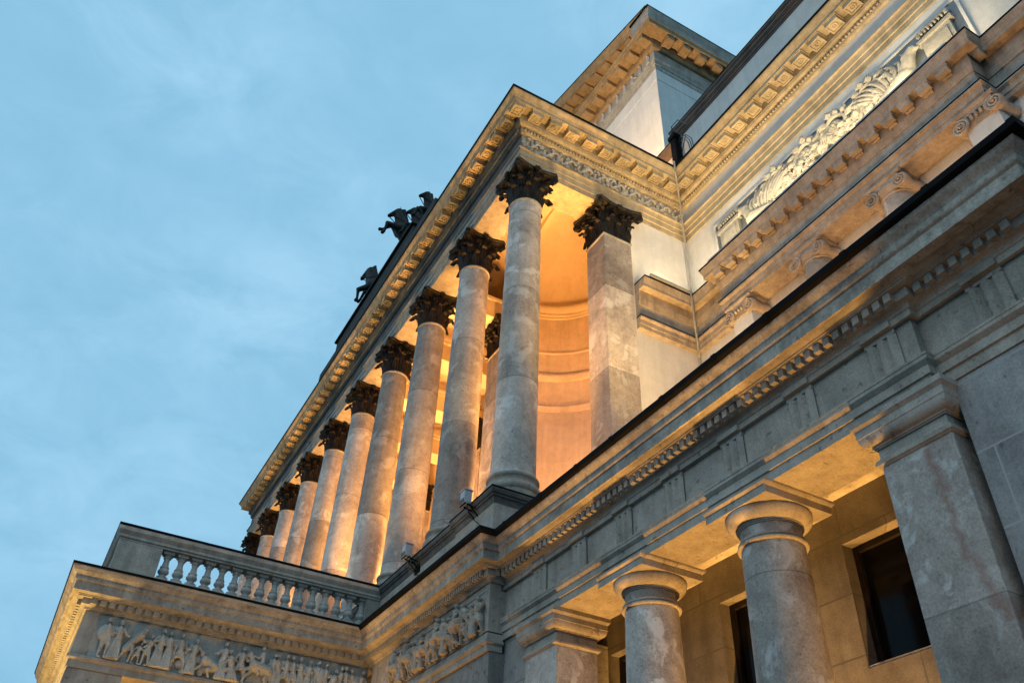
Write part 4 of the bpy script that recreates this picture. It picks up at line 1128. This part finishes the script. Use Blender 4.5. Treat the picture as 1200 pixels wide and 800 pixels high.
# ================================================================== LAMPS
def light(name, kind, loc, energy, color, parent=None, size=.2, size_y=None, direction=(0, 0, 1), spread=None, spot=None, blend=.6):
    d = bpy.data.lights.new(name, kind)
    d.energy = energy; d.color = color
    if kind == 'AREA':
        d.shape = 'RECTANGLE' if size_y else 'DISK'; d.size = size
        if size_y: d.size_y = size_y
        if spread: d.spread = R(spread)
    elif kind == 'SPOT':
        d.shadow_soft_size = size; d.spot_size = R(spot); d.spot_blend = blend
    else: d.shadow_soft_size = size
    o = bpy.data.objects.new(name, d); COL.objects.link(o)
    v = Vector(direction).normalized()
    if parent is not None:
        o.parent = parent; o.location = Vector(loc) - root_loc(parent)
    else: o.location = loc
    o.rotation_euler = v.to_track_quat('-Z', 'Y').to_euler()
    return o
SOD = (1.0, .47, .15)
SOD2 = (1.0, .45, .105)      # sodium orange
WARM = (1.0, .58, .20)
PALE = (1.0, .78, .46)
GOLD = (1.0, .62, .19)
AMB = (1.0, .50, .12)

def bracket_flood(x, label, energy):
    y = 5.52; z = 8.62
    t = thing('floodlight', label, 'floodlight', (x, y, z), 'floodlights on the plinth')
    b = B(); b.box(x - .09, x + .09, y - .075, y + .075, z - .03, z + .22); o = obj('housing', b, M['lampgrey'], t, bevel=.012)
    b = B(); b.box(x - .105, x + .105, y - .09, y + .09, z + .221, z + .245); obj('lid', b, M['lampgrey'], o, bevel=.006)
    b = B(); b.box(x - .085, x + .085, y - .082, y - .076, z - .02, z + .06); obj('lens', b, M['black'], o)
    b = B()
    b.tube([(x - .07, y, z - .04), (x - .07, 5.80, z - .10)], .014, 6); b.tube([(x + .07, y, z - .04), (x + .07, 5.80, z - .10)], .014, 6)
    b.tube([(x - .10, y - .05, z - .045), (x + .10, y - .05, z - .045)], .014, 6); b.tube([(x - .07, y + .05, z - .05), (x - .07, 5.8, z - .26)], .011, 6); b.tube([(x + .07, y + .05, z - .05), (x + .07, 5.8, z - .26)], .011, 6)
    b.box(x - .12, x + .12, 5.775, 5.80, z - .3, z - .06)
    obj('bracket', b, M['gutter'], t)
    b = B(); b.tube([(x + .03, y + .02, z - .04), (x + .06, y + .05, z - .25), (x + .15, 5.78, z - .42), (x + .25, 5.78, z - .60)], .009, 6); obj('power_cord', b, M['black'], t)
    return t
fl = [bracket_flood(-12.17, 'small grey floodlight on a bracket beside the pedestal of the nearest column', 0)]
fl.append(bracket_flood(-14.80, 'small grey floodlight on a bracket above the end of the balustrade', 0))
for k in range(2, 10):
    f = dup(fl[0], (CX0 - CS * k, 5.52, 8.62), 'small grey floodlight on a plinth bracket hidden behind the balustrade')
    light('flood_beam', 'SPOT', (CX0 - CS * k - .1, 5.50, 8.90), 140, PALE, f, .08, direction=(-.03, .10, 1), spot=58, blend=.8)

def uplight(x, y, z, label, group, e, col, size=.16, direction=(0, 0, 1), spot=120, name='floor_lamp', blend=.7):
    t = thing(name, label, 'lamp', (x, y, z), group)
    b = B(); b.lathe((x, y, z), [(.10, 0), (.12, .02), (.12, .10), (.09, .13)], 18); obj('housing', b, M['lampgrey'], t)
    b = B(); b.lathe((x, y, z), [(.01, .131), (.085, .131), (.08, .138), (.01, .14)], 18); obj('lens', b, M['glow'], t)
    light('lamp_beam', 'SPOT', (x, y, z + .2), e, col, t, size, direction=direction, spot=spot, blend=blend)
    return t
# between the columns of the ground storey
for x in (-4.92, -7.08, -9.26):
    uplight(x, 6.45, .0, 'round lamp set in the pavement between the ground storey columns', 'pavement uplights', 2000, AMB, .10, (0, -.02, 1), 100)
for x in (-12.0, -13.3):
    uplight(x, 5.35, .0, 'round lamp set in the pavement before the grey block', 'pavement uplights', 330, AMB, .10, (0, -.02, 1), 70)
for y in (1.5, 3.6):
    uplight(-16.25, y, .0, 'round lamp set in the pavement beside the carriage porch', 'pavement uplights', 230, WARM, .10, (.02, 0, 1), 80)
uplight(-2.2, 5.1, .0, 'added unseen lamp on the pavement before the plain end wall', 'pavement uplights', 150, AMB, .10, (0, .03, 1), 70)  # weak lamp added to warm the right end of the cornice
uplight(-12.6, 2.4, .0, 'added unseen lamp on the pavement warming the side of the porch', 'pavement uplights', 620, WARM, .5, (-.5, .05, 1), 60)  # added lamp, warms the porch relief and balusters
# terrace roof
for x in (-9.6, -6.9, -4.2):
    uplight(x, 8.0, 7.66, 'round lamp on the terrace roof behind the long gutter', 'terrace uplights', 620, (1, .55, .21), .15, (0, .35, 1), 130)
for y in (7.2, 8.8):
    uplight(-9.7, y, 7.66, 'round lamp on the terrace roof before the portico side', 'terrace uplights', 2100, GOLD, .15, (-.15, .04, 1), 50)
# light bars on the middle cornice
def light_bar(x0, x1, y0, y1, z, label, e, col, direction):
    t = thing('light_bar', label, 'lamp', ((x0 + x1) / 2, (y0 + y1) / 2, z), 'light bars on the middle cornice')
    b = B(); b.box(x0, x1, y0, y1, z, z + .05); obj('housing', b, M['lampgrey'], t)
    b = B(); b.box(x0 + .01, x1 - .01, y0 + .01, y1 - .01, z + .051, z + .06); obj('lens', b, M['glow'], t)
    light('bar_beam', 'AREA', ((x0 + x1) / 2, (y0 + y1) / 2, z + .08), e, col, t, x1 - x0, y1 - y0, direction)
for q in range(3):
    xa = -10.3 + 2.25 * q
    light_bar(xa, xa + 2.1, YW - .79, YW - .73, 15.52, 'long lamp bar hidden on top of the middle cornice', 96, PALE, (0, .05, 1))
light_bar(-11.40, -11.33, 9.5, 10.9, 15.52, 'short lamp bar hidden on the cornice return at the inner corner', 24, PALE, (-.05, 0, 1))
# portico floor
for x in (-14.9, -20.3, -25.8, -31.2):
    uplight(x, 7.6, ZPL, 'round orange lamp on the portico floor behind the columns', 'portico floor lamps', 1700 if x > -16 else 2400, SOD, .2, (0, .15, 1), 150)
    uplight(x + 1.36, 7.75, ZPL, 'round orange lamp on the portico floor behind the columns', 'portico floor lamps', 4700, SOD2, .15, (-.08, .06, 1), 62)
for k in range(9):
    uplight(CX0 - CS * (k + .5), 5.98, 8.70, 'added hidden lamp on the plinth between two columns, lighting the cornice', 'added cornice lamps', 850, GOLD, .12, (-.0, -.04, 1), 46)  # unseen lamps added to light the front cornice from below
# roof lamps for the tower
for x in (-17.2, -19.5, -22.5, -26):
    uplight(x, 8.0, 21.42, 'round lamp on the portico roof in front of the tower', 'roof lamps', 11500, (1, .66, .34), .2, (0, .55, 1), 95)
uplight(-12.9, 9.6, 21.42, 'round lamp on the portico roof before the attic wall', 'roof lamps', 420, AMB, .12, (-.05, 1, .22), 70)
# before the porch
for x in (-17.5, -20):
    uplight(x, -.9, 0, 'round lamp on the pavement before the carriage porch', 'porch uplights', 2300, GOLD, .15, (0, .1, 1), 100)
uplight(-19, 3, 0, 'round lamp on the pavement under the carriage porch', 'porch inner lamp', 1200, AMB, .15, (0, 0, 1), 120)

# ================================================================== SKY, SUN, CAMERA
w = bpy.data.worlds.new('World'); sc.world = w; w.use_nodes = True
nt = w.node_tree; N = nt.nodes; L = nt.links
bg = N['Background']
sky = N.new('ShaderNodeTexSky'); sky.sky_type = 'NISHITA'; sky.sun_disc = False
SUN_EL, SUN_AZ = 12, 168
sky.sun_elevation = R(SUN_EL); sky.sun_rotation = R(SUN_AZ); sky.altitude = 100; sky.air_density = 1.0; sky.dust_density = .6; sky.ozone_density = 3
tc = N.new('ShaderNodeTexCoord')
mp = N.new('ShaderNodeMapping'); mp.inputs['Scale'].default_value = (1.4, 1.4, 2.6); L.new(tc.outputs['Generated'], mp.inputs[0])
def cloud(scl, det, ro, dist, lo, hi):
    n = N.new('ShaderNodeTexNoise'); n.inputs['Scale'].default_value = scl; n.inputs['Detail'].default_value = det; n.inputs['Roughness'].default_value = ro; n.inputs['Distortion'].default_value = dist
    L.new(mp.outputs[0], n.inputs['Vector'])
    r_ = ramp(N, [(lo, (0, 0, 0)), (hi, (1, 1, 1))]); L.new(n.outputs['Fac'], r_.inputs[0]); return r_.outputs[0]
# thin dusk overcast: a pale blue veil over the sky, with soft mottled cloud
veil = mixc(N, L, .88, sky.outputs[0], (3.05, 6.1, 8.5))
c1 = mixc(N, L, cloud(2.4, 8, .55, .25, .38, .74), veil, (3.8, 6.75, 8.9))
dk = mixc(N, L, cloud(6.5, 10, .6, .5, .38, .66), c1, (2.45, 5.15, 7.25))
m5 = N.new('ShaderNodeMix'); m5.data_type = 'RGBA'; m5.inputs[0].default_value = .85
L.new(c1, m5.inputs[6]); L.new(dk, m5.inputs[7])
L.new(m5.outputs[2], bg.inputs['Color'])
bg.inputs['Strength'].default_value = .104
sun = bpy.data.lights.new('sun', 'SUN'); sun.energy = .5; sun.angle = R(60); sun.color = (1, .90, .80)
so = bpy.data.objects.new('sun', sun); COL.objects.link(so)
az, el = R(SUN_AZ), R(40)
sd = Vector((math.sin(az) * math.cos(el), math.cos(az) * math.cos(el), math.sin(el)))
so.rotation_euler = sd.to_track_quat('Z', 'Y').to_euler()
so.location = (0, 0, 60)

cam = bpy.data.cameras.new('camera'); co = bpy.data.objects.new('camera', cam); COL.objects.link(co)
CM = ((0.48760644, 0.87206494, 0.04174572), (-0.53268022, 0.33504604, -0.77717175), (-0.69173097, 0.35671683, 0.62790236))
m = Matrix.Identity(4)
for i in range(3):
    m[i][0] = CM[0][i]; m[i][1] = -CM[1][i]; m[i][2] = -CM[2][i]
m[0][3], m[1][3], m[2][3] = 0, 0, 1.6
co.matrix_world = m
cam.sensor_width = 36; cam.lens = 974.617625 / 1200 * 36
cam.clip_start = .1; cam.clip_end = 3000
sc.camera = co
sc.view_settings.view_transform = 'Standard'; sc.view_settings.look = 'None'; sc.view_settings.exposure = 0; sc.view_settings.gamma = 1
sc.view_settings.use_curve_mapping = False
sc.render.engine = 'CYCLES'
sc.cycles.use_denoising = True
sc.cycles.max_bounces = 6; sc.cycles.diffuse_bounces = 3
